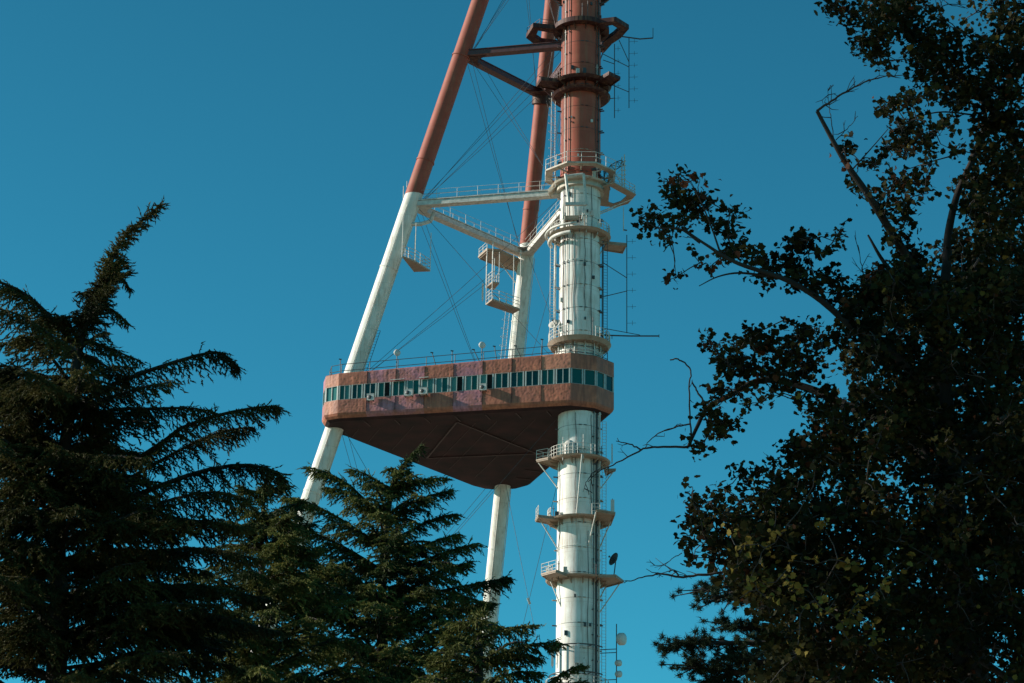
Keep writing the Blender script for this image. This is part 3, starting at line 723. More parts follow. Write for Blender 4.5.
# whip and panel antennas
def whip(x, y0, y1, Y, label, rad=.05, mt='trim', cat='antenna', name='whip_antenna', group='whip antennas'):
    o = my(x, y1, Y); t = empty(name, at(o)); b = MB(); tp = my(x, y0, Y) - o
    b.tube([(0, 0, 0), tp * .55, tp], [rad, rad, rad * .6], 6); b.build('rod', M[mt], t)
    b = MB(); b.beam((0, 0, .12), (.35, .1, .12), .1, .1); b.build('clamp', M['dark'], t); tag(t, label, cat, group); return t
whip(623.5, 207, 231, .2, 'white whip antenna hanging under the right platform lobe of the mast')
def hframe(o, a, c_):
    pass
def panel(x, y0, y1, Y, label, w=.22, name='panel_antenna'):
    o = my(x, y1, Y); hh = my(x, y0, Y).z - o.z; t = empty(name, at(o)); b = MB()
    b.beam((0, -.08, 0), (0, -.08, hh), w, .12); b.build('radome', M['pale'], t)
    b = MB(); b.tube([(0, .06, -.15), (0, .06, hh + .15)], .035, 6)
    b.tube([(0, .06, hh * .25), (0, .35, hh * .25)], .03, 5); b.tube([(0, .06, hh * .75), (0, .35, hh * .75)], .03, 5); b.build('mount', M['dark'], t)
    tag(t, label, 'panel antenna', 'panel antennas round the mast'); return t
for x, Y, y0, y1, lb in ((552.3, -.6, 648, 666, 'slim white panel antenna standing free to the left of the mast near the bottom edge'),
                         (560.5, -2.5, 645, 676, 'leftmost tall pale panel antenna in front of the sunlit foot of the mast'),
                         (567.5, -2.6, 646, 678, 'second pale panel antenna from the left in front of the sunlit foot of the mast'),
                         (575.6, -2.7, 646, 663, 'left one of the close pair of white panel antennas at the mast foot'),
                         (578.2, -2.7, 644, 663, 'right one of the close pair of white panel antennas at the mast foot'),
                         (584, -2.6, 659, 668, 'very short white panel antenna right of the close pair at the mast foot')):
    panel(x, y0, y1, Y, lb)
b = TB()
for y in (643.5, 671): 
    z = my(579, y, -2.6).z; b.tube(arc(2.6, 150, 330, z, 20), .06, 6)
    for dg in (170, 205, 240, 270, 300): x1, y1 = around(2.0, dg); x2, y2 = around(2.6, dg); b.tube([(x1, y1, z), (x2, y2, z)], .05, 5)
b.build('antenna_ring', M['dark'])
panel(612.5, 500, 512, -.4, 'grey panel antenna standing on the right corner of the second platform below the cabin', .35)
panel(612, 445, 462, .6, 'dark thin antenna standing right of the platform directly below the cabin', .12)
panel(482.5, 284, 300, 20, 'white panel antenna at the far leg beside the small hanging deck', .18)
for k, (x, y0, y1, ww) in enumerate(((403.5, 186, 206, 'leftmost tall white rod'), (407, 181, 198, 'right-hand short white rod'))):
    whip(x, y0, y1, 5.5, ww + ' antenna beside the left leg where its red paint meets the white')
for k, x in enumerate((441, 446.5, 453, 461.5, 466, 474, 483, 488)):
    y = 216 + (x - 432) * .478; hh = (7, 5, 12, 5, 10, 5, 6, 9)[k]
    ordw = ('first', 'second', 'third', 'fourth', 'fifth', 'sixth', 'seventh', 'eighth')[k]
    kk = (x - 412) / 117.; Yd = 6.2 + kk * 12.5
    whip(x, y - hh - 1, y - 1, Yd, f'{ordw} white rod from the left along the slanting white beam between the legs', .035, 'trim', group='white rods along the beam between the legs')
# floodlights and rods on the cabin roof
def flood(x, y, label):
    i0 = my(x, y + 14, 0)
    s_ = min(np.arange(0, FL, .1), key=lambda s: abs((lambda p: 512 + FPX * (p @ RT) / (p @ fw))(np.array([facept(s)[0] + .3 + MX, facept(s)[1] + .7 + MD, HT])) - x))
    bx, by = facept(s_); bx += .15; by += .65; base = warp(Vector((bx, by, HT - .3))); t = empty('floodlight', at(base)); b = MB()
    b.tube([(0, 0, 0), (0, 0, 1.75)], .05, 6); b.build('post', M['dark'], t); b = MB()
    b.lathe([(.01, -.3), (.22, -.22), (.34, .0), (.34, .1), (.01, .12)], (0, -.05, 2.05), (.3, -.9, .1), 16); b.build('lamp_head', M['pale'], t)
    tag(t, label, 'floodlight', 'round lamps on the cabin roof')
flood(398, 355, 'round white lamp on a post on the left part of the cabin roof edge')
flood(483, 347, 'round white lamp on a post near the middle of the cabin roof edge')
def roofrod(x, lean, ln, label):
    s_ = min(np.arange(0, FL, .1), key=lambda s: abs((lambda p: 512 + FPX * (p @ RT) / (p @ fw))(np.array([facept(s)[0] + MX, facept(s)[1] + .7 + MD, HT])) - x))
    bx, by = facept(s_); base = warp(Vector((bx, by + .6, HT - .3))); t = empty('roof_antenna', at(base)); b = MB()
    b.tube([(0, 0, 0), (lean, 0, ln)], .04, 6); b.build('mast_rod', M['dark'], t); b = MB()
    b.beam((lean - .16, 0, ln), (lean + .12, 0, ln - .04), .09, .09); b.build('crossbar', M['dark'], t)
    tag(t, label, 'antenna', 'leaning rods on the cabin roof')
for x, ln_, hh, w_ in ((330, -.05, 1.9, 'upright dark antenna with a crossbar at the far left corner of the cabin roof'),
                       (436.5, -.5, 1.7, 'dark antenna leaning left on the cabin roof, first from the left lamp'),
                       (452.5, .0, 1.75, 'upright dark antenna on the cabin roof just left of the middle lamp'),
                       (481, -.75, 1.6, 'strongly left-leaning dark antenna beside the middle lamp of the cabin roof'),
                       (497, -.3, 1.8, 'dark antenna leaning slightly left just right of the middle roof lamp'),
                       (523, -.7, 1.6, 'dark leaning antenna in front of the far white leg on the cabin roof'),
                       (542, -.0, 2.1, 'dark upright antenna on the cabin roof beside the mast')):
    roofrod(x, ln_, hh, w_)
# small fittings on the mast and platforms
rnd = random.Random(5)
def fit(name, mt, mk):
    b = TB(); mk(b); b.build(name, mt)
for k in range(46):
    z = rnd.uniform(48, 122); dg = rnd.choice((-165, -150, -120, -95, -75, -60, -48, -20, -10)) + rnd.uniform(-4, 4)
    if 73 < z < 81: continue
    x, y = around(2.08, dg); sz_ = rnd.uniform(.12, .3)
    fit('junction_box', M['dark'] if rnd.random() < .6 else M['trim'], lambda b: b.beam((x, y, z), (x, y, z + sz_ * rnd.uniform(1, 2)), sz_, sz_ * .6))
for dg, z0, z1 in ((-152, 57.6, 69), (-146, 81, 98), (-112, 81, 97), (-104, 83, 92), (-78, 84, 91.8), (-58, 81, 98), (-44, 99, 118), (-158, 99, 126), (-148, 99, 126), (-64, 40, 62), (-56, 63.5, 73.5), (-100, 64, 73.6)):
    def mk(b, dg=dg, z0=z0, z1=z1):
        n_ = 14; b.tube([(*around(2.06, dg + 1.6 * math.sin(k * 1.3)), z0 + (z1 - z0) * k / n_) for k in range(n_ + 1)], .028, 5)
    fit('cable_run', M['dark'], mk)
for h_ in (57.6, 63.35, 69.25, 81.15, 92.5, 97.95, 99.2, 109.1, 115.6, 119.6):
    for k in range(5):
        dg = rnd.uniform(150, 395); rr = rnd.uniform(2.35, 2.95); x, y = around(rr, dg); hh = rnd.uniform(.4, 2.1)
        if hh < .9: fit('equipment_box', rnd.choice((M['trim'], M['dark'], M['worn'])), lambda b: b.beam((x, y, h_), (x, y, h_ + hh), .35, .3))
        else: fit('rod', rnd.choice((M['trim'], M['dark'])), lambda b: (b.tube([(x, y, h_ - .5), (x, y, h_ + hh)], .035, 5), b.tube([(x - .15, y, h_ + hh * .8), (x + .15, y, h_ + hh * .8)], .025, 4)))
for w_, r_ in (('L', .95), ('F', .87)):          # conduits and clamps on the legs
    for off in (Vector((r_ + .05, -.35, 0)), Vector((-r_ * .2, -r_ - .02, 0))):
        fit('conduit', M['trim'], lambda b: b.tube([legpt(w_, h) + off * (1 - .0006 * (h - 40)) for h in (30, 73.6)], .04, 5))
        fit('conduit', M['trim'], lambda b: b.tube([legpt(w_, h) + off for h in (79.2, 97)], .04, 5))
# air conditioners under the windows of the long face
def aircon(x, dz, w_, d_, label, z0=75.78):
    s_ = min(np.arange(0, FL, .05), key=lambda s: abs((lambda p: 512 + FPX * (p @ RT) / (p @ fw))(np.array([facept(s)[0] + MX, facept(s)[1] - .3 + MD, 76.4])) - x))
    bx, by = facept(s_); n3 = Vector((-math.sin(TH), -math.cos(TH), 0)); tt = Vector((-d1.x, -d1.y, 0))
    base = warp(Vector((bx, by, z0 + dz)) + n3 * .08); t = empty('air_conditioner', at(base)); b = MB(); hh = .62
    def box(b, sa, sb, da, db, za, zb, mt=0):
        vs_ = [tt * s + n3 * d + Vector((0, 0, z)) for d in (da, db) for s, z in ((sa, za), (sb, za), (sb, zb), (sa, zb))]
        b.add(vs_, [(3, 2, 1, 0), (4, 5, 6, 7), (0, 1, 5, 4), (1, 2, 6, 5), (2, 3, 7, 6), (3, 0, 4, 7)], mt)
    box(b, -w_ / 2, w_ / 2, .1, d_, 0, hh); box(b, -w_ / 2 - .02, w_ / 2 + .02, .08, d_ + .02, hh, hh + .04); b.build('casing', M['ac'], t)
    b = MB(); c = n3 * (d_ + .012) + Vector((0, 0, hh / 2)) + tt * (-.08); b.lathe([(.20, 0), (.20, .02), (.06, .03), (.01, .03)], c, n3, 18)
    b.build('fan_grille', M['dark'], t)
    b = MB(); box(b, -w_ / 2 + .05, -w_ / 2 + .1, 0, d_ + .06, -.06, 0); box(b, w_ / 2 - .1, w_ / 2 - .05, 0, d_ + .06, -.06, 0); b.build('bracket', M['dark'], t)
    tag(t, label, 'air conditioner', 'air conditioners on the long face of the cabin')
aircon(371.5, -.1, .7, .42, 'leftmost small air conditioner under the cabin windows, on the pinkish panel')
aircon(410, .1, .85, .5, 'white air conditioner under the cabin windows, left one of the close pair')
aircon(424.5, .15, .85, .55, 'white air conditioner under the cabin windows, right one of the close pair')
aircon(484, .15, .7, .45, 'single small air conditioner under the middle cabin windows, rightmost of them all')
# ------------------------------------------------------------------ awning boxes over two windows
def awning(x, w_, label):
    s_ = min(np.arange(0, FL, .05), key=lambda s: abs((lambda p: 512 + FPX * (p @ RT) / (p @ fw))(np.array([facept(s)[0] + MX, facept(s)[1] - .2 + MD, 77.8])) - x))
    bx, by = facept(s_); n3 = Vector((-math.sin(TH), -math.cos(TH), 0)); tt = Vector((-d1.x, -d1.y, 0)); b = TB()
    base = Vector((bx, by, 77.82))
    vs_ = [base + tt * s + n3 * d + Vector((0, 0, z)) for s in (-w_ / 2, w_ / 2) for d, z in ((.05, .06), (.42, -.06), (.42, -.0), (.05, .12))]
    b.add(vs_, [(0, 1, 2, 3), (7, 6, 5, 4), (0, 4, 5, 1), (1, 5, 6, 2), (2, 6, 7, 3), (3, 7, 4, 0)])
    wbuild(b, 'window_awning', M['trim'], cabin)
awning(397, 1.2, ''); awning(403.5, .3, ''); awning(425, .9, '')
#TREES
# ------------------------------------------------------------------ trees
def tri_mesh(name, V, mats, parent, midx=None, k=3):
    """V: (n,k,3) array of separate k-sided faces (needle slivers, leaves) as one mesh"""
    V = np.asarray(V, dtype=np.float32); n = len(V); me = bpy.data.meshes.new(name)
    me.vertices.add(n * k); me.vertices.foreach_set('co', V.reshape(-1))
    me.loops.add(n * k); me.loops.foreach_set('vertex_index', np.arange(n * k, dtype=np.int32))
    me.polygons.add(n); me.polygons.foreach_set('loop_start', np.arange(0, n * k, k, dtype=np.int32))
    me.polygons.foreach_set('loop_total', np.full(n, k, dtype=np.int32))
    for m in mats: me.materials.append(m)
    if midx is not None: me.polygons.foreach_set('material_index', np.asarray(midx, dtype=np.int32))
    me.update(); me.validate()
    return link(bpy.data.objects.new(name, me), parent)
def nrm(a): return a / np.maximum(np.linalg.norm(a, axis=-1, keepdims=True), 1e-9)
def spline(pts, n):
    """Catmull-Rom through the points, n samples"""
    P = np.array([list(p) for p in pts], float)
    if len(P) == 2: P = np.array([P[0], (P[0] + P[1]) / 2, P[1]])
    P = np.vstack([2 * P[0] - P[1], P, 2 * P[-1] - P[-2]]); m_ = len(P) - 3; out = []
    for u in np.linspace(0, m_ - 1e-6, n):
        i = int(u); t = u - i; a, b, c, d = P[i:i + 4]
        out.append(.5 * ((2 * b) + (-a + c) * t + (2 * a - 5 * b + 4 * c - d) * t * t + (-a + 3 * b - 3 * c + d) * t ** 3))
    return np.array(out)

def needles(O, D, L, per, nl=.065, nw=.018, spread=.38):
    """sliver triangles along tassels: origins O, directions D, lengths L"""
    n = len(O); t = (np.arange(per) + .5) / per
    pos = O[:, None, :] + D[:, None, :] * (L[:, None] * t[None, :])[..., None]
    d = nrm(D[:, None, :] + rng.normal(0, spread, (n, per, 3)))
    s_ = nrm(np.cross(d, rng.normal(0, 1, (n, per, 3))))
    ln = nl * rng.uniform(.7, 1.3, (n, per, 1)); pos = pos - d * ln * .3
    tri = np.stack([pos - s_ * nw * .5, pos + s_ * nw * .5, pos + d * ln], axis=2)
    return tri.reshape(-1, 3, 3)
def bough(pts, width, out, wood, droop=.55, sec_step=.065, r0=.03, nl=.065, nw=.018, tas=.22, per=9, start=.04, hang=1.0):
    """a conifer bough: axis, side twigs in a flat spray, short tassels that hang from both"""
    L = float(np.linalg.norm(np.diff(np.array([list(p) for p in pts]), axis=0), axis=1).sum()); n = max(6, int(L / sec_step))
    C = spline(pts, n); T = nrm(np.gradient(C, axis=0)); Z = np.array([0, 0, 1.0])
    S = nrm(np.cross(T, Z) + 1e-6); u = np.linspace(0, 1, n)
    wood.append((C[::max(1, n // 8)].tolist() + [C[-1].tolist()], r0))
    prof = np.clip(np.sin(np.pi * np.clip(u * .85 + .12, 0, 1)) ** .7, .12, 1) * (1 - u ** 5 * .75)
    O2 = []; D2 = []; L2 = []
    for sg in (-1, 1):
        k = u > start
        ln = width * prof[k] * rng.uniform(.55, 1.15, k.sum())
        d = nrm(T[k] * rng.uniform(.5, 1.0, (k.sum(), 1)) + sg * S[k] * rng.uniform(.6, 1.1, (k.sum(), 1)) - Z * rng.uniform(.0, droop, (k.sum(), 1)) + rng.normal(0, .12, (k.sum(), 3)))
        O2.append(C[k]); D2.append(d); L2.append(ln)
    O2 = np.vstack(O2); D2 = np.vstack(D2); L2 = np.concatenate(L2)
    # tassels along the side twigs; the twigs bow downward with length
    A = []; B = []; E_ = []
    for o, d, l in zip(O2, D2, L2):
        m_ = max(2, int(l / .05)); t = np.linspace(.08, 1, m_); p = o + d * (l * t)[:, None] - Z * (droop * .45 * l * t ** 2)[:, None]
        sd_ = nrm(np.cross(d, Z)[None]); sg = np.where(np.arange(m_) % 2 == 0, 1, -1)[:, None]
        A.append(p); B.append(nrm(d * .8 + sd_ * sg * rng.uniform(.2, .9, (m_, 1)) - Z * rng.uniform(.05, .9, (m_, 1)) * hang)); E_.append(tas * rng.uniform(.35, 1.0, m_) * (1 - .35 * t))
    # tassels straight under and along the axis
    k = np.repeat(np.arange(n), 3); p = C[k] + rng.normal(0, .02, (len(k), 3))
    A.append(p); B.append(nrm(T[k] * rng.uniform(.2, .9, (len(k), 1)) + rng.normal(0, .35, (len(k), 3)) - Z * rng.uniform(.1, 1.0, (len(k), 1)) * hang)); E_.append(tas * rng.uniform(.5, 1.3, len(k)))
    out.append(needles(np.vstack(A), np.vstack(B), np.concatenate(E_), per, nl, nw))
def branches_mesh(name, wood, mat, parent, n=5):
    b = MB()
    for pts, r in wood:
        k = len(pts); b.tube(pts, [r * (1 - .85 * i / (k - 1)) + .004 for i in range(k)], n)
    return b.build(name, mat, parent)

def cedar(trunk_px, Y, tr, explicit, env, label, mat, name='cedar_tree', nb=90, bottom=None, width=.55, nl=.075, nw=.026, rise=.25, tier=.62):
    """trunk_px: (x,y) from the base of the picture to the tip; explicit boughs: lists of (x,y,dY); env: bough length against height"""
    tp = [wy(x, y, Y + (0 if len(q) < 1 else q[0])) for x, y, *q in trunk_px]
    base = Vector((tp[0].x, Y, GROUND)); root = empty(name, base)
    tag(root, label, 'tree', 'conifers standing in front of the tower')
    loc = [Vector((base.x, Y, GROUND - .3)) - base] + [p - base for p in tp]
    C = spline(loc, 24); b = MB(); H = C[-1][2]
    b.tube(C.tolist(), [tr * (1 - .93 * (i / 23) ** .8) + .008 for i in range(24)], 10); b.build('trunk', M['bark'], root)
    out = []; wood = []
    for ex in explicit:
        w_ = width; kw = {}
        pts = []
        for q in ex:
            if isinstance(q, dict): kw = dict(q); w_ = kw.pop('w', width); continue
            pts.append(wy(q[0], q[1], Y + (q[2] if len(q) > 2 else 0)) - base)
        bough(pts, w_, out, wood, nl=nl, nw=nw, **kw)
    zs_ = C[:, 2]; z_lo = 2.0
    for i in range(nb):
        f_ = (i + rng.random()) / nb; z = z_lo + (H - z_lo) * (f_ ** .8) * .985
        z = min(round(z / tier) * tier + rng.normal(0, .05), H * .985)
        cx, cy = np.interp(z, zs_, C[:, 0]), np.interp(z, zs_, C[:, 1]); az = i * 2.39996 + rng.normal(0, .25)
        l = env(z, az) * rng.uniform(.72, 1.08)
        if l < .15: continue
        dx, dy = math.cos(az), math.sin(az); rs = rise * rng.uniform(.6, 1.4)
        pts = [(cx, cy, z), (cx + dx * l * .35, cy + dy * l * .35, z + l * rs * .45), (cx + dx * l * .72, cy + dy * l * .72, z + l * rs * .75), (cx + dx * l, cy + dy * l, z + l * rs * .62)]
        bough(pts, min(width * 1.25, l * .38), out, wood, nl=nl * 1.15, nw=nw * 1.4, sec_step=.13, per=5, r0=.025 + .006 * l)
    branches_mesh('branches', wood, M['bark'], root)
    tri_mesh('foliage', np.vstack(out), [mat], root)
    return root

# tall dark cedar on the left
YA = 38.0
pA = YA / math.cos(PITCH) / FPX * 1.0            # metres per pixel, about
EXA = [
    [(72, 345), (85, 318), (97, 290), (108, 262), (124, 238), (143, 219), (161, 205), dict(w=.34, droop=.5, start=.02, hang=.7, sec_step=.05, tas=.2)],
    [(78, 335, -.2), (95, 312, -.3), (108, 285, -.2), (122, 262), dict(w=.55, droop=.3, start=.02, hang=.5, sec_step=.06)], [(92, 330), (98, 305), (106, 284), (118, 262), dict(w=.5, droop=.5, start=.02, sec_step=.06)], [(85, 335), (82, 318), (88, 302), (96, 290), dict(w=.45, start=.02)],
    [(88, 325), (78, 318, -.2), (66, 317, -.3), dict(w=.2)], [(100, 290), (90, 292), (80, 293), dict(w=.14, tas=.1)],
    [(102, 305), (115, 312), (127, 322), dict(w=.22)], [(112, 272), (120, 276), (130, 289), dict(w=.14, tas=.12)],
    [(85, 340), (100, 345), (118, 352), (140, 361), dict(w=.34, droop=.9)],
    [(78, 352), (96, 360), (115, 372), (128, 378), dict(w=.34, droop=.9)],
    [(78, 405), (105, 388), (145, 372), (185, 359), (214, 352), (229, 358), (237, 368), dict(w=.34, droop=1.1, r0=.045)],
    [(78, 412, -.8), (110, 398, -1), (140, 388, -1.2), (170, 382, -1.3), dict(w=.4, droop=1.1)],
    [(80, 425), (112, 410), (150, 409), (185, 408), (212, 411), dict(w=.34, droop=1.0, r0=.04)],
    [(120, 470), (158, 446), (187, 425), (232, 412), (262, 407), (277, 407), dict(w=.40, droop=.8, r0=.045)],
    [(130, 478, .8), (180, 450, 1), (220, 432, 1), (252, 427, 1), dict(w=.42, droop=.9)],
    [(125, 500), (178, 479), (216, 468), (249, 465), (272, 470), (284, 478), dict(w=.46, droop=1.0, r0=.045)],
    [(120, 520, -1), (170, 500, -1.4), (215, 492, -1.5), (250, 500, -1.5), dict(w=.5, droop=.9)],
    [(75, 345), (55, 322), (30, 298), (5, 284), (-40, 272), dict(w=.5, droop=.9, r0=.05)],
    [(75, 350, -1), (50, 335, -1.4), (20, 315, -1.8), (-20, 305, -2), dict(w=.6, droop=.9)],
    [(72, 342), (62, 322), (50, 318), (35, 322), dict(w=.35)], [(80, 345), (70, 325), (58, 316), dict(w=.3)],
    [(60, 440, 1), (85, 470, 1), (120, 455, 1.2), (155, 452, 1.2), dict(w=.5, droop=.9)],
    [(70, 470), (40, 430), (5, 400), (-40, 385), dict(w=.6)], [(60, 480), (30, 470), (-10, 452), dict(w=.6)],
    [(70, 400, -1), (50, 385, -2), (20, 370, -3), (-20, 362, -3), dict(w=.5)],
    [(65, 540), (130, 525, -1), (190, 520, -1.5), (245, 528, -1.5), dict(w=.6)],
    [(65, 570), (130, 555, 1), (200, 548, 1.5), (262, 560, 1.5), dict(w=.65)],
    [(65, 600), (130, 590), (200, 585), (270, 600), dict(w=.7)], [(65, 640), (130, 622, -1), (200, 615, -1), (280, 632, -1), dict(w=.75)],
]
for k in range(16):
    y0_ = 380 + k * 18; x1_ = 80 + 11 * k
    EXA.append([(66, y0_ + 18, 0), (66 + (x1_ - 66) * .5, y0_ + rng.uniform(-4, 8), rng.uniform(-1.5, 1.5)), (min(x1_ + rng.uniform(0, 25), 230), y0_ + rng.uniform(4, 18), rng.uniform(-2, 2)), dict(w=.6, droop=.9)])
    EXA.append([(60, y0_ + 14, 0), (30, y0_ + rng.uniform(-8, 4), rng.uniform(-1.5, 1.5)), (-20, y0_ + rng.uniform(-10, 14), rng.uniform(-2, 2)), dict(w=.6, droop=.9)])
zA = lambda y: wy(60, y, YA).z - GROUND
HA_ = zA(330)
def envA(z, az):
    d = HA_ - z
    if d < 0: return .1
    l = min(1.0 + d * .42, 4.8)
    return l * (.9 if math.cos(az) > .3 else 1.15)
tallcedar = cedar([(56, 683), (57, 560), (62, 470), (72, 400), (80, 345), (95, 298), (115, 255)], YA, .20, EXA, envA,
      'tall dark cedar at the left edge with a bent golden leader pointing right', M['cedarA'], nb=100, width=.5)

# middle cedar in front of the left leg's foot
YB = 50.0
EXB = [
    [(386, 530), (388, 500), (397, 476), (408, 460), (421, 446), dict(w=.4, droop=.3, start=.02, sec_step=.07, tas=.2)],
    [(390, 498), (408, 484), (428, 479), (446, 478), dict(w=.34)], [(388, 520), (412, 503), (436, 494), (450, 491), dict(w=.42)],
    [(386, 545), (415, 528), (440, 517), (456, 514), dict(w=.45)], [(384, 560), (415, 548), (445, 538), (459, 534), dict(w=.45)],
    [(382, 578), (420, 562), (452, 550), (478, 543), dict(w=.5)], [(382, 590), (420, 578), (455, 566), (470, 562), dict(w=.5)],
    [(380, 612), (430, 594), (470, 585), (496, 580), (509, 578), dict(w=.55, droop=.7)], [(380, 640), (430, 618, -1), (470, 606, -1), (492, 603, -1), dict(w=.6)],
    [(392, 492), (376, 480), (360, 472), (352, 470), dict(w=.34)], [(388, 515), (360, 498), (340, 490), (326, 488), dict(w=.42)],
    [(386, 525), (355, 490), (330, 474), (308, 467), dict(w=.42, droop=.6)], [(384, 550), (350, 525), (318, 507), (300, 500), (284, 497), dict(w=.5)],
    [(382, 570), (340, 545), (300, 528), (270, 522), (251, 524), dict(w=.55, droop=.6)], [(382, 600), (330, 570), (290, 552), (262, 556), dict(w=.6)],
    [(380, 635), (330, 605), (290, 590), (258, 592), dict(w=.65)], [(380, 660), (330, 640), (285, 628), (250, 636), dict(w=.7)],
]
zB = lambda y: wy(385, y, YB).z - GROUND
HB_ = zB(474)
def envB(z, az):
    d = HB_ - z
    if d < .1: return .25
    return min(.5 + d * .50, 3.6)
cedar([(381, 683), (382, 600), (386, 530), (394, 484), (408, 462)], YB, .16, EXB, envB,
      'middle green cedar whose leaning tip overlaps the underside of the brown cabin', M['cedarB'], nb=200, width=.5, rise=.45)
# between the two, the top of another cedar
YD = 46.0
EXD = [[(262, 560), (262, 520), (264, 492), (268, 478), dict(w=.4, start=.02, sec_step=.08)], [(262, 500), (275, 490), (288, 486), dict(w=.35)], [(262, 520), (282, 508), (300, 503), dict(w=.4)],
       [(262, 505), (250, 492), (243, 487), dict(w=.35)], [(262, 540), (240, 525), (220, 520), dict(w=.5)], [(262, 550), (290, 530), (312, 524), dict(w=.5)], [(262, 590), (290, 560, -1), (318, 548, -1), dict(w=.6)], [(262, 600), (285, 585, -1.2), (310, 578, -1.2), dict(w=.65)], [(262, 640), (240, 615, -1.2), (225, 610, -1.2), dict(w=.6)], [(262, 650), (250, 630, -1.5), (240, 620, -1.8), dict(w=.7)], [(262, 560), (280, 545, -1), (292, 535, -1.4), dict(w=.6)], [(262, 690), (250, 672, -1.5), (236, 668, -1.8), dict(w=.75)], [(262, 675), (252, 655, -1), (243, 650, -1.2), dict(w=.75)], [(262, 540), (276, 525, -1), (290, 515, -1.2), dict(w=.55)]]
zD = lambda y: wy(262, y, YD).z - GROUND
cedar([(262, 683), (262, 600), (262, 530), (266, 484)], YD, .13, EXD, lambda z, az: min(.45 + max(0, zD(485) - z) * .5, 3.2),
      'smaller cedar top squeezed between the tall left cedar and the middle cedar', M['cedarB'], nb=160, width=.45, rise=.35)
# lower right cedar
YC = 42.0
EXC = [[(478, 683), (478, 650), (479, 628), (482, 613), dict(w=.4, start=.02, sec_step=.08)], [(480, 640), (500, 630), (518, 627), (531, 626), dict(w=.42)],
       [(480, 668), (505, 652), (530, 645), (548, 643), (557, 643), dict(w=.36, droop=.6)], [(480, 660), (505, 655), (525, 655), (538, 658), dict(w=.4)], [(480, 690), (505, 676), (525, 672), (540, 673), dict(w=.45)],
       [(480, 655), (460, 640), (445, 637), dict(w=.45)], [(480, 630), (468, 622), (458, 622), dict(w=.35)], [(480, 680), (450, 665), (430, 662), dict(w=.55)],
       [(500, 705), (530, 695), (548, 684), (562, 674), (573, 668), (583, 666), dict(w=.22, droop=.5, tas=.12)], [(500, 715), (530, 700), (560, 686), (585, 682), dict(w=.25)]]
zC = lambda y: wy(480, y, YC).z - GROUND
cedar([(478, 700), (478, 660), (479, 620)], YC, .13, EXC, lambda z, az: min(.5 + max(0, zC(618) - z) * .62, 3.0),
      'low cedar at the bottom whose right-hand bough reaches the foot of the mast', M['cedarB'], nb=80, width=.45, rise=.3)

# pine at the lower right, with tufts of long needles
YP = 34.0
base = wy(850, 683, YP); base.z = GROUND; root = empty('pine_tree', base); tag(root, 'dark long-needled pine low at the right, its tufts poking out under the leafy tree', 'tree', 'conifers standing in front of the tower')
tip = wy(845, 560, YP) - base
b = MB(); b.tube([(0, 0, -.3), (0, 0, 3), tip * .6 + Vector((.2, 0, 0)), tip], [.25, .22, .14, .03], 10); b.build('trunk', M['bark'], root)
wood = []; TO = []
def pine_bough(pts, nt, spread):
    pp = [wy(x, y, YP + d) - base for x, y, d in pts]; C = spline(pp, 16); wood.append((C[::2].tolist() + [C[-1].tolist()], .05))
    for _ in range(int(nt * 1.7)):
        u = rng.random() ** .6; c = C[int(u * 15)] + rng.normal(0, spread, 3) * np.array([1.1, 1.3, .5]); TO.append(c)
        wood.append(([C[max(0, int(u * 15) - 1)].tolist(), c.tolist()], .012))
for pts, nt, sp in (([(860, 655, 0), (800, 645, -.3), (740, 643, -.5), (690, 643, -.6), (668, 650, -.6)], 60, .12), ([(850, 640, .3), (800, 630, .3), (745, 628, .2), (716, 622, .2)], 40, .10),
                    ([(850, 610, 0), (790, 600, 0), (740, 595, 0), (712, 598, 0)], 46, .16), ([(850, 620, .6), (800, 585, .6), (740, 585, .5), (695, 592, .5)], 40, .16),
                    ([(860, 700, 0), (800, 680, 0), (740, 672, 0), (700, 668, 0), (682, 662, 0)], 50, .13), ([(850, 690, -.5), (800, 668, -.6), (750, 660, -.6), (715, 655, -.6)], 46, .13), ([(850, 720, .4), (790, 690, .4), (730, 684, .4), (712, 683, .4)], 40, .15),
                    ([(850, 660, .6), (800, 655, .6), (765, 650, .8)], 40, .22), ([(850, 600, -.8), (900, 620, -1), (960, 640, -1)], 60, .3), ([(850, 660, 1.2), (900, 660, 1), (970, 670, 1)], 60, .3)):
    pine_bough(pts, nt, sp)
for z in np.linspace(2, 5.5, 8):
    for az in np.arange(0, 6.28, 1.2):
        l = 2.2; pp = [(0, 0, z), (math.cos(az + z) * l * .5, math.sin(az + z) * l * .5, z + .3), (math.cos(az + z) * l, math.sin(az + z) * l, z + .3)]; C = spline(pp, 10); wood.append((C.tolist(), .04))
        for _ in range(10): TO.append(C[int(3 + rng.random() * 6)] + rng.normal(0, .2, 3))
TO = np.array(TO); per = 70; n_ = len(TO)
d = nrm(rng.normal(0, 1, (n_, per, 3)) + np.array([0, 0, .25])); s_ = nrm(np.cross(d, rng.normal(0, 1, (n_, per, 3)))); ln = rng.uniform(.05, .10, (n_, per, 1)); P0 = TO[:, None, :] + rng.normal(0, .018, (n_, per, 3))
tri_mesh('foliage', np.stack([P0 - s_ * .006, P0 + s_ * .006, P0 + d * ln], axis=2).reshape(-1, 3, 3), [M['pine']], root)
branches_mesh('branches', wood, M['bark'], root)

